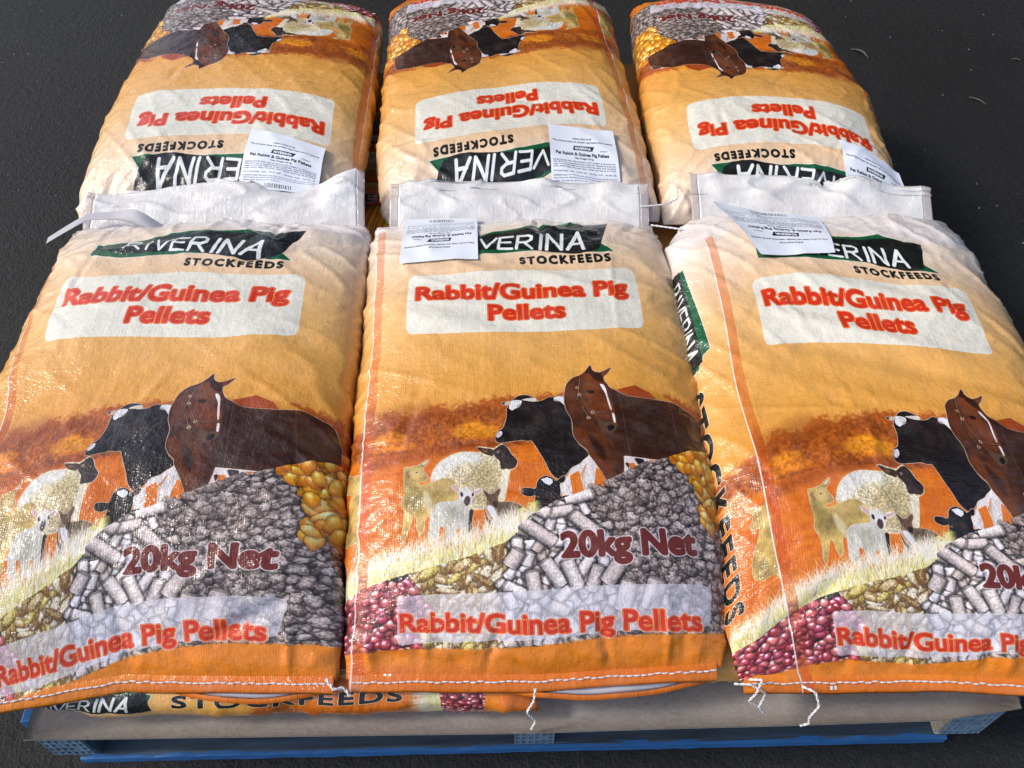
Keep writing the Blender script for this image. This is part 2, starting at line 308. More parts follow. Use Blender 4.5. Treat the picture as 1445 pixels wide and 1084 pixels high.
    for p_ in ([(200,240),(290,255),(280,320),(240,310)],[(110,285),(140,290),(140,350),(115,310)]): S(z6(p_),hexc('241A20'))
    for p_ in ([(140,290),(190,285),(245,360),(160,400)],[(350,262),(430,265),(440,280),(350,305)]): S(z6(p_),hexc('DD7426'),smooth=False)
    # grass bed and blades
    mk=bed[:,:,None];cv.im[:]=cv.im*(1-mk)+gc*mk
    r=random.Random(3)
    for i in range(3800):
        a=r.uniform(-150,205) if i<3400 else r.uniform(440,550);t=float(top(np.array([a])))
        if a>120: t=min(t,165)
        b=t+r.uniform(-4,26);L=r.uniform(8,26)*(1 if r.random()<.8 else 1.5);an=r.gauss(.12,.45)
        p0=(a,b);p1=(a+L*.5*math.sin(an*.6),b+L*.5);p2=(a+L*math.sin(an),b+L*math.cos(an))
        c=r.choice(['F6F0D8','F3EEDC','EFE7A6','FBF7EE','E9DC7E','F8E9D6','E2D060'] if r.random()<.9 else ['B07A30','9A8A3A'])
        if b>t+14: c=r.choice(['F8F0E4','F6E6D0','FAF4EE'])
        cv.stroke([p0,p1,p2],r.uniform(.55,.95),hexc(c),.85,taper=True)
    for (x,y,n) in ((192,186,40),):
        for i in range(n): 
            an=r.uniform(-1.2,1.2);L=r.uniform(8,20);cv.stroke([(x-12+r.uniform(-12,12),y-10+r.uniform(-6,4)),(x-12+L*math.sin(an),y-8+L*math.cos(an))],.8,hexc('F4F0EC'),.9,taper=True)
    # feed mass
    F=Canvas(AW,AH,A0,B0,RES,hexc('2A2220'))
    def blob(col,light,rx,ry,ang,rough,seed,spec=0.,dark=.22,lump=.35,shade='2A211F'):
        shc=hexc(shade)
        rr=np.random.default_rng(seed);ph_=rr.random(6)*6.28;am_=rr.random(6)*rough
        tp=np.random.default_rng(seed+1);ty,tx=tp.integers(0,AH-200),tp.integers(0,AW-200)
        ca,sa=math.cos(ang),math.sin(ang)
        def fn(X,Y):
            u=(X*ca+Y*sa)/rx;v=(-X*sa+Y*ca)/ry
            th=np.arctan2(v,u);R=1+sum(am_[k]*np.cos((k+2)*th+ph_[k])/(1+.4*k) for k in range(6))
            q=np.sqrt(u*u+v*v)/R
            z=np.sqrt(np.clip(1-q*q,0,1))
            nx=(u*ca-v*sa)*(1-.3*z);ny=(u*sa+v*ca)*(1-.3*z)
            tex=n4[ty:ty+X.shape[0],tx:tx+X.shape[1]]
            sh=np.clip(.08+.88*z+.46*ny-.16*nx+(tex-.5)*lump*2,dark*.6,1.15)
            s3=np.clip(sh,0,1)[:,:,None];c=shc[None,None]*(1-s3)+col[None,None]*s3
            c=c+(light-col)[None,None]*np.clip((sh-.85)*1.5,0,1)[:,:,None]
            if spec: c=c+np.clip((np.exp(-((nx+.15)**2+(ny-.42)**2)*14)-.12),0,1)[:,:,None]*spec*np.array([1,.95,1.])
            W=np.clip((1-q)*min(rx,ry)*RES+.5,0,1)
            Wh=np.clip((1.22-q)*4,0,1)*.6
            cc=np.where(W[:,:,None]>0,c,hexc('1A1513')[None,None]);return np.clip(cc,0,1).astype(np.float32),np.maximum(W,Wh)
        return fn
    r=random.Random(5);sd=[0]
    def scatter(inside,box,step,mk,jit=.55,layers=2):
        pts=[]
        for l in range(layers):
            y=box[1]
            while y<box[3]:
                x=box[0]+r.uniform(0,step)
                while x<box[2]:
                    px,py=x+r.uniform(-1,1)*step*jit,y+r.uniform(-1,1)*step*jit
                    if inside(px,py):pts.append((l,r.random(),px,py))
                    x+=step
                y+=step*.9
        pts.sort()
        for l,_,x,y in pts:
            sd[0]+=1;fn,rad=mk(x,y,sd[0]);F.stamp(x,y,fn,rad)
    TOP=lambda a:float(np.interp(a,[-150,-40,0,78,130,172,200,230,260,300,350,395,427,470,550],[80,92,107,130,145,162,188,205,215,234,262,280,284,284,284]))
    crumb=lambda x,y:x>(262-(y-30)*.02+ (20 if y<120 else 0)+ (-25 if y>190 else 0)) and y<TOP(x)+6
    def mkc(x,y,s):
        k=r.uniform(5.,9.);c=hexc(r.choice(['B2A29C','9E8C86','C6B6B4','A8948C','8E7E7A']))
        return blob(c,hexc('EEE4E4'),k,k*r.uniform(.6,.9),r.uniform(0,3.14),.2,s,0,.12,.5),k*1.7
    scatter(crumb,(230,20,560,300),9.4,mkc,layers=2)
    # husk meal, centre left
    husk=lambda x,y:66<x<205 and y<TOP(x)+3
    def mkh(x,y,s):
        k=r.uniform(9,17);c=hexc(r.choice(['C8A060','E2C488','A07830','F0E2BC','FAF2E0','8A6428','E6D46A','F6ECD4']))
        return blob(c,hexc('FFFBF0'),k,k*r.uniform(.25,.42),r.gauss(1.1,.8),.1,s,0,.3,.42,'6A4418'),k*1.5
    scatter(husk,(60,20,210,200),9.2,mkh,layers=3)
    for i in range(260):
        a=r.uniform(70,200);b=r.uniform(25,150)
        if b<TOP(a)-6: F.stroke([(a,b),(a+r.uniform(-7,7),b+r.uniform(-9,9))],r.uniform(.5,1.2),hexc(r.choice(['4A2E12','6A4418','F6F0E0','FDFAF2','5A3A1A'])),.8,taper=True)
    # cylinder pellets, centre
    def pel(L,Rd,ang,col,seed):
        ca,sa=math.cos(ang),math.sin(ang);tp=np.random.default_rng(seed);ty,tx=tp.integers(0,AH-300),tp.integers(0,AW-300)
        def fn(X,Y):
            u=X*ca+Y*sa;v=(-X*sa+Y*ca)/Rd
            w=L/2+ (.25*Rd)*np.sqrt(np.clip(1-v*v,0,1))
            d=np.minimum((1-np.abs(v))*Rd,w-np.abs(u))
            tex=n4[ty:ty+X.shape[0],tx:tx+X.shape[1]]
            nv=np.sqrt(np.clip(1-v*v,0,1));up=v*ca
            sh=.34+.62*nv+.36*up+(tex-.5)*.42
            cap=(u>L/2-.1*Rd)*1.;sh=sh*(1-cap*.35)
            c=col[None,None]*sh[:,:,None]*1.1
            W=np.clip(d*RES+.5,0,1);Wh=np.clip((d+3)/3,0,1)*.7
            return np.clip(np.where(W[:,:,None]>0,c,hexc('17110F')[None,None]),0,1).astype(np.float32),np.maximum(W,Wh)
        return fn
    pin=lambda x,y:(165+ (0 if y<110 else 12))<x<(285-(25 if y>175 else 0)) and y<TOP(x)+4
    def mkp(x,y,s):
        L=r.uniform(14,26);Rd=r.uniform(5.2,7.4);c=hexc(r.choice(['E6DADA','D6C6C0','F2E8E8','C9B8B0','E8DEE6']))
        return pel(L,Rd,r.choice([r.gauss(1.9,.35),r.gauss(1.2,.4),r.uniform(0,3.14)]),c,s),L
    scatter(pin,(165,20,290,235),12.5,mkp,layers=3)
    for (x,y,L,R_,an) in ((258,214,30,8,.25),(236,196,26,7.5,.1),(210,200,24,8,-.5),(262,176,42,8.5,2.35),(206,172,46,8.5,2.45),(222,120,34,8,2.1),(243,118,34,8,1.9),(268,112,30,7.5,1.2),(292,122,38,9,.95),(180,140,20,9,1.),(300,90,34,9,1.3),(330,92,34,10,1.25),(200,108,30,8,1.7)):
        sd[0]+=1;F.stamp(x,y,pel(L,R_,an,hexc(r.choice(['DACBC8','E2D6D4','CDBEBC'])),sd[0]),L)
    # red grain, left
    red=lambda x,y:x<(70 if y<70 else 78-(y-70)*.55+8) and y<TOP(x)-1
    def mkr(x,y,s):
        k=r.uniform(6.0,8.6);c=hexc(r.choice(['D85A60','C23E4C','E07478','CC5474','B03440','E28078']))
        return blob(c,hexc('F0B8B8'),k,k*r.uniform(.75,.95),r.uniform(0,3.14),.04,s,.9 if r.random()<.75 else .3,.2,.16,'4A0A18'),k*1.5
    scatter(red,(-150,-20,90,120),11.5,mkr,layers=2)
    # corn, far right
    corn=lambda x,y:x>np.interp(y,[170,190,235,262,290],[405,402,392,376,368]) and y<TOP(x)+4 and y>(170 if x<470 else 120)
    def mkk(x,y,s):
        k=r.uniform(9,12.5);c=hexc(r.choice(['F2AE1C','F6C63C','E8941A','FBDC78','F0B428']))
        return blob(c,hexc('FFF6DC'),k,k*r.uniform(.5,.68),r.gauss(1.7,.7),.08,s,.35,.4,.12,'B85A06'),k*1.5
    scatter(corn,(360,120,560,300),12.,mkk,layers=2)
    mask=np.clip((top(A)+(n2-.5)*2-B)*1.5,0,1)
    # ragged pellets edge in the middle
    lum=(F.im.mean(2)>.17)
    rag=(A>185)&(A<345)&(B<top(A)+6)&lum;mask=np.maximum(mask,rag*1.)
    mask=mask[:,:,None];cv.im[:]=cv.im*(1-mask)+F.im*mask
    # lower banner (see-through lavender white)
    bp_=np.array([(44,33),(200,33),(387,50),(392,54),(394,60),(396,94),(393,99),(387,101),(200,99),(48,94),(43,91),(42,85),(41,40)]);
    cv.poly(ph([(563,838),(566,834),(700,829),(850,823),(990,822),(1000,825),(1004,832),(1003,872),(1001,877),(996,879),(800,893),(600,908),(566,910),(562,908),(560,903)]),hexc('E9E6F4'),.66,smooth=False)
    # orange foot with soft edge
    ob=np.interp(A[0],[-150,0,50,150,250,330,400,550],[24,24,26,30,40,46,47,47])[None]
    m=np.clip((ob+(n2-.5)*3-B)/3.5,0,1)[:,:,None];oc=hexc('EA861C')*(1+(n1-.5)*.16)[:,:,None]
    oc=oc+(hexc('DE7418')-oc)*np.clip((6-B)/16,0,1)[:,:,None];cv.im[:]=cv.im*(1-m)+oc*m
    RED=hexc('D6331A');EDG=hexc('F2A24E')
    text(cv,'Rabbit/Guinea Pig Pellets',52,49,332,24,RED,bold=2.3,edge=EDG,ew=1.3,halo=hexc('F6EEF0'),hw=.7)
    text(cv,'20kg Net',234,139,155,30,hexc('6E2418'),bold=2.2,halo=hexc('E8E0E4'),hw=1.2)
    # white title box
    cv.poly([(58,599),(52,594),(50,588),(50,497),(52,490),(58,487),(366,487),(373,490),(375,497),(375,590),(372,597),(364,602),(210,602)],hexc('EAE7DA'),smooth=False)
    text(cv,'Rabbit/Guinea Pig',63,550,301,27,RED,bold=3.0,edge=EDG,ew=1.4)
    text(cv,'Pellets',163,511,111,27,RED,bold=3.0,edge=EDG,ew=1.4)
    # banner logo: dark ribbon over a green one, tapering letters
    G=hexc('0E5A34');K=hexc('141614')
    cv.poly([(70,636),(72,660),(130,672),(180,688),(240,699),(296,714),(304,711),(352,700),(334,656),(352,634),(300,634),(250,642),(150,636)],G,smooth=False,halo=hexc('E6E6DC'),hw=.8)
    cv.poly(catmull([(86,644),(96,660),(130,668),(180,683),(240,693),(300,704)],4)[:-4].tolist()+[(363,704),(332,641),(318,634),(300,632),(270,636),(235,642),(190,646),(140,642)],K,smooth=False)
    GL={'R':[[(0,0),(0,1),(.55,1),(.75,.85),(.75,.65),(.5,.5),(.05,.48)],[(.35,.5),(.85,0)]],'I':[[(.2,0),(.2,1)]],'V':[[(0,1),(.4,0),(.85,1)]],'E':[[(.7,1),(0,1),(0,0),(.75,0)],[(0,.52),(.6,.52)]],'N':[[(0,0),(0,1),(.8,0),(.8,1)]],'A':[[(0,0),(.55,1),(.85,0)],[(.15,.33),(.75,.33)]]}
    def ribbon(x0,y0,Ltot,h0,h1,w,col,fx):
        x=0.;adv={'R':1.1,'I':.55,'V':1.05,'E':1.,'N':1.15,'A':1.1};tot=sum(adv[c] for c in 'RIVERINA')
        for c in 'RIVERINA':
            for ln in GL[c]:
                pts=[]
                for (gx,gy) in ln:
                    t=(x+gx)/tot;hh=h0+(h1-h0)*t
                    pts.append(fx(t*Ltot+gy*hh*.22,(hh)*gy-0.02*hh))
                cv.stroke(pts,w*(.72+.5*(x/tot)),col)
            x+=adv[c]
    ribbon(0,0,1,1,1,1,K,lambda u,v:(u,v)) if False else None
    ribbon(0,0,205,16,40,5.,hexc('EEF2F2'),lambda u,v:(110+u,651+v-u*.045))
    text(cv,'STOCKFEEDS',213,616,133,13,K,bold=1.3,spacing=1.35)
    # gusset panels, left and right: vertical ribbon and words
    for ax in (-62,):
        cv.poly([(ax-22,688),(ax+14,690),(ax+34,520),(ax+22,518),(ax+14,500),(ax-24,512)],G,smooth=False,halo=hexc('E6E6DC'),hw=.8)
        cv.poly([(ax-24,690),(ax+8,694),(ax+20,508),(ax-24,500)],K,smooth=False)
        ribbon(0,0,150,20,30,4.,hexc('DDE2E2'),lambda u,v:(ax-16+v,678-u))
        text(cv,'STOCKFEEDS',ax-14,470,330,26,K,bold=1.6,spacing=1.2,ang=-math.pi/2,halo=hexc('E8D8C0'),hw=.9)
    o_=np.array([-118,8])
    gp=z3([(140,352),(180,348),(270,330),(300,310),(365,275),(350,320),(312,360),(322,400),(357,440),(350,480),(290,500),(268,512),(300,600),(390,760),(410,930),(350,1000),(290,1010),(180,1010),(150,1070),(135,1000),(155,850),(150,780),(120,710),(140,600),(135,450)])
    gp=np.c_[2*gp[:,0].mean()-gp[:,0],gp[:,1]]+[-78,0];cv.poly(gp,hexc('B99D58'),.95,halo=W,tex=body)
    # overlap strip at the left seam, white line
    x0=int((0-A0)*RES);x1=int((13-A0)*RES)
    strip=cv.im[:,x0:x1].copy();sh=np.roll(cv.im,int(14*RES),0)[:,x0+60:x1+60]
    mul=hexc('D9825A');cv.im[:,x0:x1]=(strip*.6+sh*.4)*(.55+.45*mul)*.96+hexc('C8702A')*.06
    bb=int((45-B0)*RES)
    x2=int((-1.6-A0)*RES);cv.im[:,x2:x0]=cv.im[:,x2:x0]*.15+hexc('F4EEF4')*.85
    # side crease lines on the right, back overlap tone
    for ac in (322,384):
        xc=int((ac-A0)*RES);cv.im[:,xc:xc+2]=cv.im[:,xc:xc+2]*.8+.16
    # unprinted top, registration marks at the foot
    m=np.clip((B-712+(n1-.5)*6)/10,0,1)[:,:,None];cv.im[:]=cv.im*(1-m)+hexc('F0E8E6')*m
    for k in range(2): cv.poly([(33+k*5,-19),(36+k*5,-19),(36+k*5,-15),(33+k*5,-15)],hexc('F4F4F0'),smooth=False)
    return np.clip(cv.im,0,1)
def to_image(name,im):
    h,w=im.shape[:2];I=bpy.data.images.new(name,w,h,alpha=False)
    a=np.ones((h,w,4),np.float32);a[:,:,:3]=im;I.pixels.foreach_set(a.ravel());I.update();I.pack();return I
def build_label():
    cv=Canvas(1050,850,0,0,10,hexc('E6EBF5'));K=hexc('1C2028');G=hexc('555A66')
    T=lambda s,a,b,w,H,c=K,bold=.12:text(cv,s,a,b,w,H,c,bold=bold)
    T('ANIMAL FOOD STUFF',37,65,30,2.2);T('This product does not contain restricted animal material',5,60.3,95,2.3)
    cv.poly([(36,49),(66,49),(70,55.5),(38,55.5)],hexc('14161C'),smooth=False);T('RIVERINA',40,50.5,25,3.4,hexc('E6EBF5'),.3)
    T('Pet Rabbit & Guinea Pig Pellets',9,42,83,3.9,K,.28);T('Net Weight 20 kg',38,37.5,29,2.1)
    T('27/08/2017',78,49,12,1.3,G,.1)
    L=['DIRECTIONS FOR USE: RIVERINA PET RABBIT & GUINEA PIG','PELLETS are a supplementary feed for rabbits and guinea','pigs. Introduce feed to small amounts daily and increase','over seven days. Provide clean water and hay at all times.']
    for i,l in enumerate(L): T(l,4,33-i*2.6,96,1.6,hexc('3C4258'),.08)
    T('Min Crude Protein  16.0%     Min Fat  2.5%     Max Fibre  15.0%     Max Salt  1.0%',4,20.5,96,1.4,hexc('3C4258'),.06)
    L=['INGREDIENTS SELECTED FROM: wheat, barley, oats, lucerne, bran, pollard, soya bean meal, canola','meal, limestone, salt, vitamins and minerals. Store in a cool dry place away from vermin and']
    for i,l in enumerate(L): T(l,4,16.5-i*2.3,96,1.3,hexc('4A5068'),.05)
    T('weather.  Stock feed only, not for human use.',4,11.6,50,1.3,hexc('4A5068'),.05)
    r=random.Random(4);x=34.
    while x<70: w=r.choice([.5,.9,1.3]);cv.poly([(x,3),(x+w,3),(x+w,8.5),(x,8.5)],K,smooth=False);x+=w+r.choice([.6,1.,1.5])
    return np.clip(cv.im,0,1)
# ------------------------------------------------------------------ materials
def mat(name):
    m=bpy.data.materials.new(name);m.use_nodes=True;b=m.node_tree.nodes['Principled BSDF'];return m,m.node_tree,b
def N(nt,t,**k):
    n=nt.nodes.new(t)
    for a,v in k.items(): setattr(n,a,v)
    return n
def mathn(nt,op,a,b=None,c=None):
    n=N(nt,'ShaderNodeMath',operation=op)
    for i,v in enumerate((a,b,c)):
        if v is None:continue
        if isinstance(v,(int,float)):n.inputs[i].default_value=v
        else: nt.links.new(v,n.inputs[i])
    return n.outputs[0]
def noise(nt,vec,scale,detail=3,rough=.5,dim='3D'):
    n=N(nt,'ShaderNodeTexNoise');n.inputs['Scale'].default_value=scale;n.inputs['Detail'].default_value=detail;n.inputs['Roughness'].default_value=rough
    if vec is not None: nt.links.new(vec,n.inputs['Vector'])
    return n.outputs['Fac']
def ramp(nt,fac,stops):
    n=N(nt,'ShaderNodeValToRGB');nt.links.new(fac,n.inputs[0]);e=n.color_ramp.elements
    while len(e)<len(stops): e.new(.5)
    for x,(p,c) in zip(e,stops): x.position=p;x.color=(*c,1)
    return n.outputs[0]
def weave_bump(nt,b,strength,dist,crinkle=1.,weave=1.,coat=False):
    uv=N(nt,'ShaderNodeUVMap');uv.uv_map='fabric'
    sep=N(nt,'ShaderNodeSeparateXYZ');nt.links.new(uv.outputs[0],sep.inputs[0])
    f=2*math.pi/.0054
    wob=noise(nt,uv.outputs[0],60,2)
    sx=mathn(nt,'ABSOLUTE',mathn(nt,'SINE',mathn(nt,'MULTIPLY_ADD',sep.outputs[0],f,mathn(nt,'MULTIPLY',wob,2.))))
    sy=mathn(nt,'ABSOLUTE',mathn(nt,'SINE',mathn(nt,'MULTIPLY_ADD',sep.outputs[1],f,mathn(nt,'MULTIPLY',wob,2.))))
    patch=N(nt,'ShaderNodeMapRange');nt.links.new(noise(nt,uv.outputs[0],6.5,3),patch.inputs[0]);patch.inputs[1].default_value=.47;patch.inputs[2].default_value=.68;patch.inputs[3].default_value=.06;patch.inputs[4].default_value=1.
    wv=mathn(nt,'MULTIPLY',mathn(nt,'ADD',sx,sy),.00007*weave)
    c1=mathn(nt,'MULTIPLY',noise(nt,uv.outputs[0],150,4,.6),.0008*crinkle)
    c2=mathn(nt,'MULTIPLY',noise(nt,uv.outputs[0],30,4,.6),.0022*crinkle)
    # long fine folds along the tape direction
    mp=N(nt,'ShaderNodeMapping');mp.inputs['Scale'].default_value=(150,12,1);nt.links.new(uv.outputs[0],mp.inputs[0])
    c3=mathn(nt,'MULTIPLY',noise(nt,mp.outputs[0],1.,3,.6),.0004*crinkle)
    h=mathn(nt,'ADD',mathn(nt,'ADD',wv,c1),mathn(nt,'ADD',c2,c3))
    bp=N(nt,'ShaderNodeBump');bp.inputs['Strength'].default_value=strength;bp.inputs['Distance'].default_value=dist;nt.links.new(h,bp.inputs['Height']);nt.links.new(bp.outputs[0],b.inputs['Normal'])
    if coat:
        # the film lifts from the tapes in small facets that catch the light
        vo=N(nt,'ShaderNodeTexVoronoi');vo.inputs['Scale'].default_value=1.;mp=N(nt,'ShaderNodeMapping');mp.inputs['Scale'].default_value=(230,330,1);nt.links.new(uv.outputs[0],mp.inputs[0]);nt.links.new(mp.outputs[0],vo.inputs['Vector'])
        hs=mathn(nt,'MULTIPLY',vo.outputs['Distance'],mathn(nt,'MULTIPLY',patch.outputs[0],.0016))
        b2=N(nt,'ShaderNodeBump');b2.inputs['Strength'].default_value=1.;b2.inputs['Distance'].default_value=1.;cr_=N(nt,'ShaderNodeTexVoronoi');cr_.feature='F1';cr_.inputs['Scale'].default_value=1.;mp2=N(nt,'ShaderNodeMapping');mp2.inputs['Scale'].default_value=(60,100,1);wv2=N(nt,'ShaderNodeTexNoise');wv2.inputs['Scale'].default_value=30;nt.links.new(uv.outputs[0],wv2.inputs['Vector']);ad=N(nt,'ShaderNodeVectorMath',operation='MULTIPLY_ADD');nt.links.new(wv2.outputs['Color'],ad.inputs[0]);ad.inputs[1].default_value=(.02,.02,0);nt.links.new(uv.outputs[0],ad.inputs[2]);nt.links.new(ad.outputs[0],mp2.inputs[0]);nt.links.new(mp2.outputs[0],cr_.inputs['Vector']);hs=mathn(nt,'ADD',hs,mathn(nt,'MULTIPLY',cr_.outputs['Distance'],.0010));nt.links.new(mathn(nt,'ADD',h,hs),b2.inputs['Height']);nt.links.new(b2.outputs[0],b.inputs['Coat Normal'])
    return uv,patch.outputs[0]
ART=to_image('sack_print',build_art())
LAB=to_image('label_print',build_label())
m_print,nt_,b_=mat('printed_woven_sack')
uvn=N(nt_,'ShaderNodeUVMap');uvn.uv_map='print';tx=N(nt_,'ShaderNodeTexImage');tx.image=ART;tx.extension='EXTEND';nt_.links.new(uvn.outputs[0],tx.inputs[0])
fuv,patch=weave_bump(nt_,b_,1.,1.,coat=True)
g=noise(nt_,fuv.outputs[0],90,4,.7)
mx=N(nt_,'ShaderNodeMix',data_type='RGBA',blend_type='MULTIPLY');mx.inputs[0].default_value=1.
nt_.links.new(tx.outputs[0],mx.inputs[6]);nt_.links.new(ramp(nt_,g,[(.3,(.90,.895,.87)),(.62,(1.,1.,1.))]),mx.inputs[7])
dm=N(nt_,'ShaderNodeMix',data_type='RGBA');dr=N(nt_,'ShaderNodeMapRange');nt_.links.new(noise(nt_,fuv.outputs[0],16,7,.72),dr.inputs[0]);dr.inputs[1].default_value=.5;dr.inputs[2].default_value=.78;dr.inputs[4].default_value=.10
nt_.links.new(dr.outputs[0],dm.inputs[0]);nt_.links.new(mx.outputs[2],dm.inputs[6]);dm.inputs[7].default_value=(.52,.48,.42,1);nt_.links.new(dm.outputs[2],b_.inputs['Base Color'])
b_.inputs['Roughness'].default_value=.45;b_.inputs['Specular IOR Level'].default_value=.22
b_.inputs['Coat Weight'].default_value=.95;b_.inputs['Coat Roughness'].default_value=.12
m_white,nt_,b_=mat('white_woven_plastic')
fuv,_=weave_bump(nt_,b_,1.,1.,crinkle=1.1,coat=True)
nt_.links.new(ramp(nt_,noise(nt_,fuv.outputs[0],14,3),[(.35,(.70,.67,.66)),(.6,(.78,.78,.77))]),b_.inputs['Base Color'])
b_.inputs['Roughness'].default_value=.42;b_.inputs['Coat Weight'].default_value=.4;b_.inputs['Coat Roughness'].default_value=.15
m_clear,nt_,b_=mat('milky_clear_film')
weave_bump(nt_,b_,1.,1.,crinkle=.9,weave=.3)
b_.inputs['Base Color'].default_value=(.70,.64,.63,1);b_.inputs['Roughness'].default_value=.25;b_.inputs['Alpha'].default_value=.55;b_.inputs['Coat Weight'].default_value=.5
m_under,nt_,b_=mat('sack_lining_grey');b_.inputs['Base Color'].default_value=(.50,.50,.54,1);b_.inputs['Roughness'].default_value=.5
m_label,nt_,b_=mat('label_paper')
u=N(nt_,'ShaderNodeUVMap');u.uv_map='print';tx=N(nt_,'ShaderNodeTexImage');tx.image=LAB;tx.extension='EXTEND';nt_.links.new(u.outputs[0],tx.inputs[0]);
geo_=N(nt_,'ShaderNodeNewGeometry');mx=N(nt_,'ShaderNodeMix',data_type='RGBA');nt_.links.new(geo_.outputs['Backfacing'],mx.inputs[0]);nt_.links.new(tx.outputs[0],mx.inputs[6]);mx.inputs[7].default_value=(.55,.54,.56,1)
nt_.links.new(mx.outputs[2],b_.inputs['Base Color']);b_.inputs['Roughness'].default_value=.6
m_thread,nt_,b_=mat('white_cotton_thread');b_.inputs['Roughness'].default_value=.8
tc=N(nt_,'ShaderNodeTexCoord');nt_.links.new(ramp(nt_,noise(nt_,tc.outputs['Object'],400,2),[(.3,(.6,.6,.62)),(.7,(.85,.85,.86))]),b_.inputs['Base Color'])
def simple(name,stops,scale,rough,bump=0.,detail=5,stretch=None,r2=.6):
    m,nt,b=mat(name);tc=N(nt,'ShaderNodeTexCoord');v=tc.outputs['Object']
    if stretch: mp=N(nt,'ShaderNodeMapping');mp.inputs['Scale'].default_value=stretch;nt.links.new(v,mp.inputs[0]);v=mp.outputs[0]
    f=noise(nt,v,scale,detail,r2);nt.links.new(ramp(nt,f,stops),b.inputs['Base Color']);b.inputs['Roughness'].default_value=rough
    if bump: bp=N(nt,'ShaderNodeBump');bp.inputs['Distance'].default_value=bump;bp.inputs['Strength'].default_value=1.;nt.links.new(f,bp.inputs['Height']);nt.links.new(bp.outputs[0],b.inputs['Normal'])
    return m
m_blank=simple('blank_label_back',[(.3,(.42,.42,.46)),(.7,(.47,.47,.51))],30,.6)
m_wall=simple('added_wall_dark',[(.3,(.035,.037,.036)),(.7,(.05,.052,.05))],3,.8)  # near black, for the added wall that the sack film reflects
m_card,nt_,b_=mat('grey_cardboard');tc=N(nt_,'ShaderNodeTexCoord');v=tc.outputs['Object']
mp=N(nt_,'ShaderNodeMapping');mp.inputs['Scale'].default_value=(110,190,1);nt_.links.new(v,mp.inputs[0])
fib=noise(nt_,mp.outputs[0],1.,4,.65);blo=noise(nt_,v,7,5,.6);spk=noise(nt_,v,260,3,.8)
f_=mathn(nt_,'ADD',mathn(nt_,'MULTIPLY',blo,.5),mathn(nt_,'ADD',mathn(nt_,'MULTIPLY',fib,.3),mathn(nt_,'MULTIPLY',spk,.2)))
nt_.links.new(ramp(nt_,f_,[(.33,(.12,.10,.09)),(.40,(.27,.24,.215)),(.55,(.34,.305,.28)),(.68,(.42,.39,.36))]),b_.inputs['Base Color']);b_.inputs['Roughness'].default_value=.8
bp=N(nt_,'ShaderNodeBump');bp.inputs['Strength'].default_value=1.;bp.inputs['Distance'].default_value=1.;nt_.links.new(mathn(nt_,'MULTIPLY',f_,.0025),bp.inputs['Height']);nt_.links.new(bp.outputs[0],b_.inputs['Normal'])
m_cardedge=simple('cardboard_edge',[(.3,(.22,.16,.11)),(.7,(.36,.29,.22))],300,.9)
m_wood=simple('raw_pale_timber',[(.3,(.36,.31,.24)),(.5,(.55,.50,.42)),(.7,(.66,.62,.54))],6,.8,.001,stretch=(1,1,14))
m_grime=simple('weathered_blue_board',[(.25,(.03,.036,.045)),(.5,(.06,.085,.115)),(.62,(.06,.12,.19)),(.8,(.22,.23,.24))],5,.7,.001,7,(1.2,14,14),.7)
m_bluep=simple('blue_pallet_paint',[(.22,(.05,.05,.055)),(.36,(.03,.14,.38)),(.6,(.035,.19,.52)),(.85,(.06,.27,.62))],7,.6,.001,7,(1.5,16,16),.7)
m_plate=simple('blue_painted_steel',[(.25,(.16,.18,.20)),(.45,(.17,.27,.38)),(.75,(.26,.40,.54))],45,.5,.0006,6)
m_dark=simple('dark_slot',[(.3,(.012,.014,.018)),(.7,(.025,.03,.035))],60,.9)
m_nail=simple('rusty_nail',[(.3,(.16,.13,.11)),(.7,(.38,.34,.3))],300,.5)
m_leaf=simple('dry_leaf_grey',[(.3,(.05,.05,.045)),(.7,(.12,.12,.11))],200,.8)
m_speck=simple('pale_grit',[(.3,(.12,.12,.12)),(.7,(.40,.40,.39))],900,.8)
# asphalt
m_asph,nt_,b_=mat('dark_asphalt');tc=N(nt_,'ShaderNodeTexCoord');v=tc.outputs['Object']
fine=noise(nt_,v,330,4,.75);med=noise(nt_,v,60,4,.6);big=noise(nt_,v,2.2,4,.55)
vo=N(nt_,'ShaderNodeTexVoronoi');vo.inputs['Scale'].default_value=230;nt_.links.new(v,vo.inputs['Vector'])
h=mathn(nt_,'ADD',mathn(nt_,'MULTIPLY',fine,.0022),mathn(nt_,'ADD',mathn(nt_,'MULTIPLY',med,.006),mathn(nt_,'MULTIPLY',vo.outputs['Distance'],.0015)))
bp=N(nt_,'ShaderNodeBump');bp.inputs['Distance'].default_value=1.;bp.inputs['Strength'].default_value=1.;nt_.links.new(h,bp.inputs['Height']);nt_.links.new(bp.outputs[0],b_.inputs['Normal'])
mixf=mathn(nt_,'ADD',mathn(nt_,'MULTIPLY',fine,.5),mathn(nt_,'ADD',mathn(nt_,'MULTIPLY',med,.25),mathn(nt_,'MULTIPLY',big,.28)))
nt_.links.new(ramp(nt_,mixf,[(.36,(.0015,.0015,.0015)),(.48,(.006,.0061,.0064)),(.60,(.016,.0164,.0175)),(.70,(.042,.042,.044)),(.80,(.12,.12,.12))]),b_.inputs['Base Color']);b_.inputs['Roughness'].default_value=.75
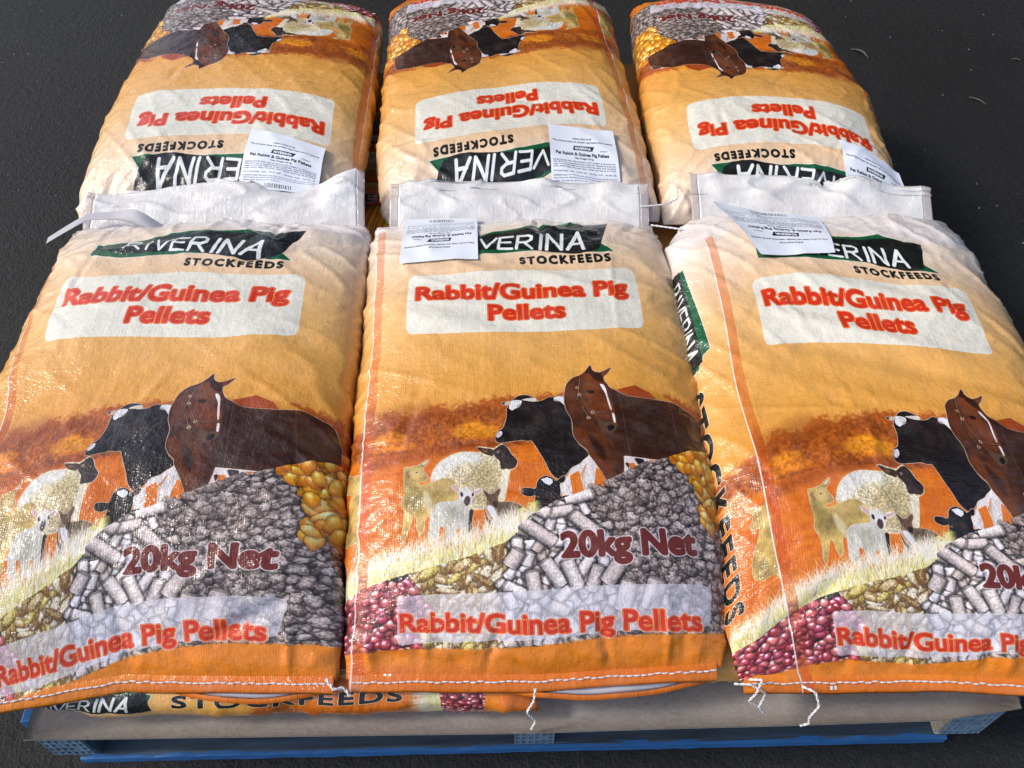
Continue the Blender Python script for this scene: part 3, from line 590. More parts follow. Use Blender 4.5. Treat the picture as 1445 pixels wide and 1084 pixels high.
# ------------------------------------------------------------------ mesh helpers
def meshobj(name,V,F,m,parent=None,smooth=True,uvs=None,kind=None):
    me=bpy.data.meshes.new(name)
    V=np.asarray(V,np.float32)
    if isinstance(F,np.ndarray):
        me.vertices.add(len(V));me.vertices.foreach_set('co',V.ravel());k=F.shape[1]
        me.loops.add(F.size);me.loops.foreach_set('vertex_index',F.ravel().astype(np.int32))
        me.polygons.add(len(F));me.polygons.foreach_set('loop_start',np.arange(0,F.size,k,dtype=np.int32))
        me.update(calc_edges=True)
    else: me.from_pydata([tuple(map(float,v)) for v in V],[],F)
    if smooth: me.polygons.foreach_set('use_smooth',[True]*len(me.polygons))
    if uvs:
        li=np.empty(len(me.loops),np.int32);me.loops.foreach_get('vertex_index',li)
        for n,uv in uvs.items():
            l=me.uv_layers.new(name=n);l.data.foreach_set('uv',np.asarray(uv,np.float32)[li].ravel())
    for mm in (m if isinstance(m,(list,tuple)) else [m]): me.materials.append(mm)
    me.update()
    o=bpy.data.objects.new(name,me);COL.objects.link(o)
    if parent: o.parent=parent
    if kind: o['kind']=kind
    return o
def thing(name,label,cat,loc=(0,0,0),rz=0,group=None):
    o=bpy.data.objects.new(name,None);COL.objects.link(o);o.location=loc;o.rotation_euler=(0,0,rz);o.empty_display_size=.05
    o['label']=label;o['category']=cat
    if group:o['group']=group
    return o
def gridF(r,c,wrap=False):
    i=np.arange(r-1)[:,None];j=np.arange(c if wrap else c-1)[None]
    a=i*c+j;b=i*c+(j+1)%c;return np.stack([a,b,b+c,a+c],-1).reshape(-1,4)
def boxes(L):
    V=[];F=[]
    for x0,y0,z0,x1,y1,z1 in L:
        k=len(V);V+=[(x0,y0,z0),(x1,y0,z0),(x1,y1,z0),(x0,y1,z0),(x0,y0,z1),(x1,y0,z1),(x1,y1,z1),(x0,y1,z1)]
        F+=[(k,k+3,k+2,k+1),(k+4,k+5,k+6,k+7),(k,k+1,k+5,k+4),(k+1,k+2,k+6,k+5),(k+2,k+3,k+7,k+6),(k+3,k,k+4,k+7)]
    return V,F
def bevbox(name,b,m,parent,bev=.0025,seed=0,rough=.0012):
    """plank: box cut lengthwise with slightly uneven, bevelled edges"""
    import bmesh
    x0,y0,z0,x1,y1,z1=b;V,F=boxes([b]);bm=bmesh.new();vs=[bm.verts.new(v) for v in V]
    for f in F:bm.faces.new([vs[i] for i in f])
    lx=max(range(3),key=lambda i:b[i+3]-b[i]);n=max(int((b[lx+3]-b[lx])/.06),1)
    es=[e for e in bm.edges if abs((e.verts[0].co-e.verts[1].co)[lx])>1e-5]
    bmesh.ops.subdivide_edges(bm,edges=es,cuts=n,use_grid_fill=True)
    bmesh.ops.bevel(bm,geom=[e for e in bm.edges if e.calc_face_angle(0)>1.],offset=bev,segments=2,affect='EDGES',profile=.6)
    r=random.Random(seed)
    for v in bm.verts: v.co.x+=r.gauss(0,rough*.4);v.co.y+=r.gauss(0,rough*.5);v.co.z+=r.gauss(0,rough*.3)
    me=bpy.data.meshes.new(name);bm.to_mesh(me);bm.free();me.materials.append(m)
    o=bpy.data.objects.new(name,me);COL.objects.link(o);o.parent=parent;return o
def tube(name,pts,rad,m,parent,sides=6,sub=6):
    p=np.asarray(pts,float);t=np.linspace(0,len(p)-1,(len(p)-1)*sub+1);q=np.c_[[np.interp(t,range(len(p)),p[:,i]) for i in range(3)]].T
    k=np.array([.25,.5,.25])
    for _ in range(sub//2):
        q[1:-1]=.25*q[:-2]+.5*q[1:-1]+.25*q[2:]
    return q
def cord(name,pts,rad,m,parent,turns=90.):
    """two strands twisted together along a path"""
    q=tube(None,pts,0,None,None,sub=14);d=np.gradient(q,axis=0);s=np.r_[0,np.cumsum(np.linalg.norm(np.diff(q,axis=0),axis=1))]
    d/=np.linalg.norm(d,axis=1)[:,None]+1e-9;up=np.array([.3,.2,.93]);n1=np.cross(d,up);n1/=np.linalg.norm(n1,axis=1)[:,None]+1e-9;n2=np.cross(d,n1)
    V=[];F=[];S=5
    for st in (0,math.pi):
        ph_=s*turns*2*math.pi*.5+st
        c=q+(n1*np.cos(ph_)[:,None]+n2*np.sin(ph_)[:,None])*rad*.8
        an=np.arange(S)*2*math.pi/S
        ring=c[:,None]+(n1[:,None]*np.cos(an)[None,:,None]+n2[:,None]*np.sin(an)[None,:,None])*rad
        F.append(gridF(len(q),S,True)+len(V)*0+sum(len(v) for v in V));V.append(ring.reshape(-1,3))
    return meshobj(name,np.vstack(V),np.vstack(F),m,parent)
# ------------------------------------------------------------------ sacks
def npn(shape_p,shape_q,seed,cell):
    """smooth noise sampled at metric coordinates p,q (metres)"""
    r=np.random.default_rng(seed);g=r.random((160,160));x=(shape_p/cell+40.);y=(shape_q/cell+20.)
    xi=np.floor(x).astype(int);yi=np.floor(y).astype(int);fx=x-xi;fy=y-yi;fx=fx*fx*(3-2*fx);fy=fy*fy*(3-2*fy)
    G=lambda a,b:g[b%160,a%160]
    return (G(xi,yi)*(1-fx)+G(xi+1,yi)*fx)*(1-fy)+(G(xi,yi+1)*(1-fx)+G(xi+1,yi+1)*fx)*fy-.5
SACKS={}
def uvbasis(p,q):
    x=p/.25;y=np.clip((q-.35)/.35,-1.1,1.1);xc=np.clip(x,-1.35,1.1)
    return np.stack([np.ones_like(x),xc,y,xc*y,xc*xc,y*y,xc*xc*y,xc*y*y,xc**3,y**3],-1),x-xc,(q-.35)/.35-y
def uvmap(co,p,q):
    """where a point of the fabric (p across, q along, metres) falls on the print (mm)"""
    B,dx,dy=uvbasis(p,q);o=[B@np.array(co[0])+dx*230.,B@np.array(co[1])+dy*355.]
    for (kp,kq,wa,wb) in (co[2] if len(co)>2 else ()):
        g=np.exp(-((p-kp)**2+(q-kq)**2)/(2*.065**2));o[0]=o[0]+wa*g;o[1]=o[1]+wb*g
    return o[0],o[1]
UV0=[[200,230,0,0,0,0,0,0,0,0],[355,0,355,0,0,0,0,0,0,0]]
class Sack:
    def __init__(s,key,name,label,group,loc,rz,W,L,H,zf,zn,seed,uv=None,rows=210,ring=250,wl=None,wr=None,creases=(),full=(.33,1.02,.2,.62),skew=(0.,0.),bend=0.,sag=0.,cat='feed sack',amp=1.,part_flap=True):
        s.root=thing(name,label,cat,loc,rz,group);s.W,s.L,s.H=W,L,H
        s.uvc=uv or UV0;t=np.linspace(0,1,rows);t=.5-.5*np.cos(np.pi*t)*(1-.0) if False else t
        tt=np.concatenate([[0,.002,.005,.01],np.linspace(.016,.984,rows-8),[.99,.995,.998,1.]]);t=tt
        e=(1-(1-np.clip(t/full[0],0,1))**2)**full[1]*(1-(1-np.clip((1-t)/full[2],0,1))**2)**full[3]
        zc=np.interp(t,[0,.12,.88,1],[zf,H*.42,H*.42,zn])
        zc=zf*(1-t)**6+zn*t**6+H*.42*(1-(1-t)**6-t**6)
        top=(H-zc)*e*(1+sag*np.sin(np.pi*t))+.002;bot=zc*e+.002;bot=np.where(zc>0,np.maximum(bot,.002),.002)
        hw=np.full_like(t,W/2);L1=np.interp(t,*zip(*wl)) if wl else 1.;R1=np.interp(t,*zip(*wr)) if wr else 1.
        n=2.+1.1*e
        th=np.linspace(0,2*math.pi,721)[:-1]-math.pi/2   # start at bottom
        V=np.zeros((len(t),ring,3));P=np.zeros((len(t),ring))
        for i in range(len(t)):
            c,sn=np.cos(th),np.sin(th);x=np.sign(c)*np.abs(c)**(2/n[i]);z=np.sign(sn)*np.abs(sn)**(2/n[i])
            x=x*hw[i]*np.where(x>0,(R1[i] if wr else 1),(L1[i] if wl else 1));z=np.where(z>0,z*top[i],z*bot[i])
            d=np.r_[0,np.cumsum(np.hypot(np.diff(np.r_[x,x[0]]),np.diff(np.r_[z,z[0]])))];tot=d[-1]
            k=int(np.argmin(np.abs(th-math.pi/2)))
            # uniform arc on the ring, centred on the top
            sarc=np.linspace(-tot/2,tot/2,ring,endpoint=False)+tot/ring*.5;ss=(sarc+d[k])%tot
            xx=np.interp(ss,d,np.r_[x,x[0]]);zz=np.interp(ss,d,np.r_[z,z[0]])
            V[i,:,0]=xx+bend*math.sin(math.pi*t[i]);V[i,:,1]=t[i]*L+(skew[0]*np.clip(-xx/(W/2),0,1)+skew[1]*np.clip(xx/(W/2),0,1))*(1-t[i])**3;V[i,:,2]=zc[i]+zz;P[i]=-sarc
            P[i]=sarc
            if xx[ring//4]>0: pass
        # arc sign: p grows with +x on the top
        mid=ring//2
        if V[rows//2,mid+8,0]<V[rows//2,mid-8,0]: P=-P
        ctr=V[:,mid];q=np.r_[0,np.cumsum(np.linalg.norm(np.diff(ctr,axis=0),axis=1))];s.qmax=q[-1]
        Q=np.repeat(q[:,None],ring,1);s.P,s.Q,s.t=P,Q,t
        # normals
        dr=np.roll(V,-1,1)-np.roll(V,1,1);ds=np.gradient(V,axis=0);Nn=np.cross(dr,ds);Nn/=np.linalg.norm(Nn,axis=2)[:,:,None]+1e-9
        if Nn[rows//2,mid,2]<0:Nn=-Nn
        D=npn(P,Q,seed,.12)*.009+npn(P,Q,seed+1,.055)*.0032+npn(P,Q,seed+2,.024)*.0011+npn(P,Q,seed+3,.011)*.0004
        # slanted ridged wrinkles, stronger towards the ends and sides
        r=random.Random(seed)
        for k,(cell,am) in enumerate(((.035,.0030),(.020,.0017))):
            an=r.uniform(.3,.9)*(1 if k else -1);u=P*math.cos(an)+Q*math.sin(an);v=-P*math.sin(an)+Q*math.cos(an)
            rid=1-np.abs(npn(u*.32,v,seed+7+k,cell))*4;edge=np.clip(np.abs(P)/(W*.6),0,1)**1.5+np.clip((Q-q[-1]*.72)/(q[-1]*.28),0,1)*.9+np.clip((.1-Q)/.1,0,1)*.5
            D+=np.clip(rid,0,1)**2*am*np.clip(.25+edge,0,1.4)
        cr=list(creases)
        for i in range(26):
            p0=r.uniform(-.24,.24);q0=r.choice([r.uniform(.0,.16),r.uniform(.45,.72),r.uniform(0,.7)]);an=r.uniform(0,3.14);ln=r.uniform(.04,.16);cr.append((p0,q0,p0+math.cos(an)*ln,q0+math.sin(an)*ln,r.uniform(.003,.007),r.choice([-1,1])*r.uniform(.0008,.0024)))
        for i in range(15):  # pinches running in from the neck and foot seams
            p0=r.uniform(-.21,.21);nk=r.random()<.62;q0=q[-1] if nk else 0;ln=r.uniform(.03,.11);cr.append((p0,q0,p0+r.uniform(-.03,.03)-p0*.1,q0+(-ln if nk else ln*.7),r.uniform(.003,.006),r.choice([-1,-1,1])*r.uniform(.0018,.0042)))
        for (a,b_,c,d_,w,am) in cr:
            vx,vy=c-a,d_-b_;l2=vx*vx+vy*vy+1e-9;tt_=((P-a)*vx+(Q-b_)*vy)/l2;tc_=np.clip(tt_,0,1);dd=np.hypot(P-a-tc_*vx,Q-b_-tc_*vy)
            D+=am*np.exp(-(dd/w)**2)*np.sin(np.clip(tt_*.9+.05,0,1)*math.pi)**.5
        fade=np.clip(np.minimum(t,1-t)/.02,0.12,1)[:,None];under=np.clip((V[:,:,2]+.02)/.03,0,1)
        D*=amp
        V=V+Nn*(D*fade*np.clip(Nn[:,:,2]*2+1.2,.1,1))[:,:,None]
        s.V=V;s.N=Nn;s.mid=mid;s.ring=ring
        s.W=W
        a,b=uvmap(s.uvc,P,Q);F=gridF(len(t),ring,True)
        if Nn is not None:
            v0,v1,v2=V.reshape(-1,3)[F[len(F)//2+mid,:3]];
        Vf=V.reshape(-1,3);nchk=np.cross(Vf[F[(rows//2)*ring+mid,1]]-Vf[F[(rows//2)*ring+mid,0]],Vf[F[(rows//2)*ring+mid,2]]-Vf[F[(rows//2)*ring+mid,1]])
        if nchk[2]<0:F=F[:,::-1]
        s.body=meshobj('sack_body',Vf,F,m_print,s.root,uvs={'print':np.c_[(a.ravel()-A0)/(A1-A0),(b.ravel()-B0)/(B1-B0)],'fabric':np.c_[P.ravel(),Q.ravel()]})
        s.key=key;s.seed=seed;SACKS[key]=s
        l=s.body.data.uv_layers.active
    def edge(s,end,k=90,shrink=0.):
        """points along the top edge of an end row, from -x to +x, with p"""
        i=0 if end==0 else len(s.t)-1
        row=s.V[i];P=s.P[i];sel=np.abs(P)<=np.abs(P).max()/2*.985;o=np.argsort(P[sel]);pts=row[sel][o];pp=P[sel][o]
        t=np.linspace(0,1,k);src=np.linspace(0,1,len(pp));return np.c_[[np.interp(t,src,pts[:,i]) for i in range(3)]].T,np.interp(t,src,pp)
    def hem(s,ln=.0125,droop=.006,under=None,wav=.003):
        E,P=s.edge(0);k=len(P);r=random.Random(s.seed+50);rows=7;V=[];PP=[];QQ=[]
        w1=np.array([math.sin(i*.09+s.seed)*wav+math.sin(i*.31+s.seed*2)*wav*.3 for i in range(k)])
        path=[(-.004,.004),( .004,.0035),(.010,.0025),(ln,.001),(ln+.001,-.0015),(.010,-.0022),(-.004,-.003)]
        for (d,z) in path:
            f=max(d,0)/ln;V.append(np.c_[E[:,0],E[:,1]-d,E[:,2]+z-droop*f+w1*f]);PP.append(P);QQ.append(np.full(k,-d-.002))
        V=np.array(V);a,b=uvmap(s.uvc,np.array(PP),np.array(QQ));F=gridF(len(path),k)[:,::-1]
        # hem tape is plain orange below the print
        o=meshobj('hem',V.reshape(-1,3),F,m_print,s.root,uvs={'print':np.c_[(a.ravel()-A0)/(A1-A0),(b.ravel()-B0)/(B1-B0)],'fabric':np.c_[np.array(PP).ravel(),np.array(QQ).ravel()]})
        # chain stitching: small loops of thread along the hem
        SV=[];SF=[];cum=np.r_[0,np.cumsum(np.linalg.norm(np.diff(E,axis=0),axis=1))];n=int(cum[-1]/.0078)
        for i in range(n):
            c0=(i+.08)/n*cum[-1];c1=(i+1.0)/n*cum[-1];pts=[]
            for c in (c0,(c0+c1)/2,c1):
                pts.append([np.interp(c,cum,E[:,0]),np.interp(c,cum,E[:,1])-.0055+.0007*math.sin(i*1.7+3*math.sin(i*.4)),np.interp(c,cum,E[:,2])+.0045-droop*.35+np.interp(c,cum,w1)*.33])
            for j,(pt,rad) in enumerate(zip(pts,(.0006,.00115,.0005))):
                for an in range(5):
                    a_=an*2*math.pi/5+ .3;SV.append((pt[0],pt[1]+math.cos(a_)*rad*1.1,pt[2]+math.sin(a_)*rad*.8))
            k0=i*15
            for j in range(2):
                for an in range(5): SF.append((k0+j*5+an,k0+j*5+(an+1)%5,k0+j*5+5+(an+1)%5,k0+j*5+5+an))
        meshobj('stitching',SV,SF,m_thread,o)
        if under:
            x0,x1,out,drop=under;sel=[i for i in range(k) if x0<=i/(k-1)<=x1];m_=len(sel);V=[]
            for j in range(5):
                f=j/4;tri=np.sin(np.linspace(0,1,m_)*math.pi)**.8
                V.append(np.c_[E[sel,0],E[sel,1]-ln*.2-out*f*tri-.002,E[sel,2]-.006-drop*f-.001*np.sin(np.arange(m_)*.4)])
            V2=[v+np.array([0,.001,-.0015]) for v in V[::-1]];V=np.array(V+V2)
            meshobj('folded_lining',V.reshape(-1,3),gridF(10,m_)[:,::-1],[m_under],o)
            e=np.array(V[4]);U=np.stack([e+np.array([0,-.0015,.0022]),e+np.array([0,-.006,-.001]),e+np.array([0,-.0055,-.003]),e+np.array([0,-.001,-.0022])])
            P2=np.repeat(P[sel][None],4,0);a,b=uvmap(s.uvc,P2,np.full_like(P2,-.012))
            meshobj('folded_edge',U.reshape(-1,3),gridF(4,m_)[:,::-1],m_print,o,uvs={'print':np.c_[(a.ravel()-A0)/(A1-A0),(b.ravel()-B0)/(B1-B0)],'fabric':np.c_[P2.ravel(),P2.ravel()*0]})
        return o
    def flap(s,ln=.078,rise=.035,skew=(0,0),clear=.013,seed=0,fold=None,x_in=(0,0)):
        E,P=s.edge(1,150);k=150;rows=26
        E=E.copy();E[:,0]=np.linspace(E[0,0]+x_in[0],E[-1,0]-x_in[1],k)
        u=np.linspace(-1,1,k);r=random.Random(seed);V=[]
        X=E[:,0];base=E[:,2].copy();base=base.mean()*np.ones(k)*.5+base*.5
        for j in range(rows):
            f=j/(rows-1);v=f*ln
            lenx=ln*(1+skew[0]*(1-u)/2+skew[1]*(1+u)/2)
            y=E[:,1]-.006+(lenx*f)*.985
            z=base+.003+rise*f**.75+npn(X,np.full(k,f*ln),seed+3,.09)*.026*f+npn(X,np.full(k,f*ln),seed+4,.035)*.009*(.3+f)+npn(X*.6,np.full(k,f*ln),seed+5,.016)*.003
            rd=1-np.abs(npn(X*.4+f*ln*.8,np.full(k,f*ln)*.8-X*.25,seed+9,.022))*5;z=z+np.clip(rd,0,1)**2*.004*(.3+f)
            if fold is not None:
                fx,fw,fa=fold;g=(X-fx)/fw- f*.9;z=z+fa*np.exp(-(g)**2*2.5)*f
            V.append(np.c_[X+npn(np.full(k,f*ln),X,seed+8,.04)*.004*f,y+npn(X,np.full(k,f),seed+6,.06)*.010*f,z])
        V=np.array(V);Vb=V+np.array([0,0,-.0016]);c=int(round(clear/(X[-1]-X[0])*k))
        def part(name,sl,m,parent):
            A_=V[:,sl];B_=Vb[:,sl];kk=A_.shape[1];nn=rows*kk
            # closed thin sheet
            loop=np.concatenate([A_,B_[::-1]],0);VV=loop.reshape(-1,3);F=gridF(rows*2,kk)
            side=[]
            for j in range(rows-1):
                t0=j*kk;t1=(j+1)*kk;b0=(2*rows-1-j)*kk;b1=(2*rows-2-j)*kk
                side.append((t0,t1,b1,b0));side.append((t0+kk-1,b0+kk-1,b1+kk-1,t1+kk-1))
            side.append((0,0+kk-1,(2*rows-1)*kk+kk-1,(2*rows-1)*kk))
            F=np.vstack([F,np.array(side)])
            fu=np.c_[loop[:,:,0].ravel(),np.concatenate([loop[:rows,:,1],loop[rows:,:,1]],0).ravel()]
            return meshobj(name,VV,F,m,parent,uvs={'fabric':fu})
        w=part('neck_flap',slice(c,k-c),m_white,s.root)
        part('clear_edge',slice(0,c+1),m_clear,w);part('clear_edge',slice(k-c-1,k),m_clear,w)
        # seam stitching where the neck was sewn shut
        s.flapV=V;return w
def world_bvh(objs):
    from mathutils.bvhtree import BVHTree
    from mathutils import Vector
    V=[];F=[]
    bpy.context.view_layer.update()
    for o in objs:
        k=len(V);V+=[o.matrix_world@v.co for v in o.data.vertices];F+=[tuple(k+i for i in p.vertices) for p in o.data.polygons]
    return BVHTree.FromPolygons(V,F),Vector
def label_tag(sack,quad,objs,lift,name='label_tag',flipuv=False,nu=26,nv=22,direct=None):
    """paper label sewn into the neck seam: quad = plan corners (seam-left, seam-right, far-right, far-left), seam side first"""
    V=[];UV=[]
    bvh,Vec=world_bvh(objs) if objs else (None,None);q=np.array(quad,float)
    for j in range(nv):
        for i in range(nu):
            u=i/(nu-1);v=j/(nv-1)
            if direct: pt=direct(u,v)
            else:
                p=(q[0]*(1-u)+q[1]*u)*(1-v)+(q[3]*(1-u)+q[2]*u)*v
                h=bvh.ray_cast(Vec((p[0],p[1],1.)),Vec((0,0,-1)));z=h[0].z if h[0] else .3
                pt=[p[0],p[1],z]
            V.append(pt);UV.append((u,v))
    V=np.array(V).reshape(nv,nu,3)
    if not direct:
        z=V[:,:,2];
        for _ in range(14):
            zz=np.pad(z,1,mode='edge');z=np.maximum(z*0+ (zz[:-2,1:-1]+zz[2:,1:-1]+zz[1:-1,:-2]+zz[1:-1,2:])/4,V[:,:,2])
        uu,vv=np.meshgrid(np.linspace(0,1,nu),np.linspace(0,1,nv));V[:,:,2]=z+.0015+lift(uu,vv)
    V=V.reshape(-1,3);inv=sack.root.matrix_world.inverted();V=np.array([list(inv@__import__('mathutils').Vector(v)) for v in V])
    UV=np.array(UV);
    # label print runs with its top away from the seam
    U=np.c_[1-UV[:,0],UV[:,1]]
    F=gridF(nv,nu)
    n=np.cross(V[F[5,1]]-V[F[5,0]],V[F[5,2]]-V[F[5,1]])
    if n[2]<0:F=F[:,::-1]
    return meshobj(name,V,F,m_label,sack.root,uvs={'print':U})
# ------------------------------------------------------------------ ground
def ground():
    V=[(-60,-60,0),(60,-60,0),(60,60,0),(-60,60,0)];o=meshobj('ground',V,[(0,1,2,3)],m_asph,smooth=False,kind='structure');return o
ground()
# added unseen dark wall: shades the right asphalt and darkens reflections in the film
wt=thing('added_shade_wall','added dark corrugated wall out of view behind the sacks, for shade and dark reflections','wall',(3.4,2.85,0))
n=160;V=[];F=[]
for i in range(n+1):
    x=-4.6+9.2*i/n;y=.02*math.sin(i*1.6);V+=[(x,y,0),(x,y,7.),(x,y+.12,7.),(x,y+.12,0)]
for i in range(n):
    a=i*4;F+=[(a,a+4,a+5,a+1),(a+1,a+5,a+6,a+2),(a+2,a+6,a+7,a+3)]
F+=[(0,1,2,3),(n*4,n*4+3,n*4+2,n*4+1)]
meshobj('added_wall_sheet',V,F,m_wall,wt,smooth=False)
# ------------------------------------------------------------------ pallet
pal=thing('pallet','blue timber pallet with steel end plates under the stack of sacks','pallet',(0.006,.012,0),R(1.3))
HW=.5825
for i,x in enumerate((-HW,-.002,HW-.038)):
    o=bevbox('bearer',(x,.002,.018,x+.048,1.163,.128),m_wood if i==2 else m_grime,pal,.003,i)
    px,w=x-.001,.050;r_=random.Random(i);B=[];z0,z1=.036,.122
    nx,nz=6,6;bx=(w)/(nx);bz=(z1-z0)/(nz)
    # pressed plate: lattice of strips leaves the slots open
    y0,y1=-.0035,0.
    for a in range(nx+1): B.append((px+a*bx-.0016 if a else px,y0,z0,px+a*bx+.0016 if a<nx else px+w,y1,z1))
    for c in range(nz+1):
        zc=z0+c*bz
        for a in range(nx): B.append((px+a*bx+.0016,y0+.0003,max(zc-.0032,z0),px+(a+1)*bx-.0016,y1,min(zc+.0032,z1)))
    for (a,c) in ((2,2),(3,3),(1,4),(4,1)): B.append((px+a*bx+.0016,y0+.0003,z0+c*bz+.003,px+(a+1)*bx-.0016,y1,z0+(c+1)*bz-.003))
    V,F=boxes(B);meshobj('nail_plate',V,F,m_plate,pal,smooth=False)
for i in range(7):
    y=[0,.185,.36,.535,.71,.885,1.068][i];bevbox('deck_board',(-HW,y,.129,HW+.018,y+.095,.147),m_bluep,pal,.0025,10+i)
for i,y in enumerate((0.,.53,1.068)):
    o=bevbox('bottom_board',(-HW+.02,y+.001,0.001,HW-.02,y+.098,.0175),m_grime,pal,.0025,20+i)
    if i==0:
        # fresh blue paint on the sawn front face
        V,F=boxes([(-HW+.021,-.0025,.002,HW-.021,.0012,.0165)]);n=60
        VV=[];FF=[];rr=random.Random(2)
        for k in range(n+1):
            x=-HW+.021+(2*HW-.042)*k/n;zt=.0172-abs(rr.gauss(0,.0012));VV+=[(x,-.0028+rr.gauss(0,.0003),.001),(x,-.0028+rr.gauss(0,.0003),zt),(x,.0045,zt+.0006)]
        for k in range(n):
            a=k*3;FF+=[(a,a+3,a+4,a+1),(a+1,a+4,a+5,a+2)]
        meshobj('painted_edge',VV,FF,m_bluep,pal,smooth=False)
for (x,z,an) in ((-.395,.03,.2),(-.36,.03,-.6),(.30,.03,.4),(.33,.03,-.2),(.19,.03,.6)):
    q=tube(None,[(x,.03,.017),(x+.002,.03+.004*an,.024),(x+.004*an,.028,.031)],0,None,None);cord('nail',q[::3],.0008,m_nail,pal,1.)
# ------------------------------------------------------------------ cardboard slip sheet
nx,ny=90,60;xx=np.linspace(-.563,.60,nx);V=[]
yf=np.interp(xx,[-.563,.02,.50,.60],[-.022,-.014,.000,.014])
top=np.zeros((ny,nx,3))
for j in range(ny):
    f=j/(ny-1);y=yf*(1-f)+1.17*f;top[j,:,0]=xx+.006*f;top[j,:,1]=y;top[j,:,2]=.1525+npn(xx,y,3,.16)*.003+np.where(f<.03,-.0015,0)
bot=top-np.array([0,0,.003]);VV=np.concatenate([top,bot[::-1]],0)
side=[];
for j in range(ny-1):
    t0=j*nx;t1=(j+1)*nx;b0=(2*ny-1-j)*nx;b1=(2*ny-2-j)*nx;side+=[(t0,t1,b1,b0),(t0+nx-1,b0+nx-1,b1+nx-1,t1+nx-1)]
for i in range(nx-1): side.append((i,(2*ny-1)*nx+i,(2*ny-1)*nx+i+1,i+1))
card=meshobj('cardboard_sheet',VV.reshape(-1,3),np.vstack([gridF(2*ny,nx)[:,::-1],np.array(side)])[:, ::-1],m_card,smooth=False)
card['label']='grey cardboard slip sheet lying on the blue pallet under the sacks';card['category']='cardboard sheet'
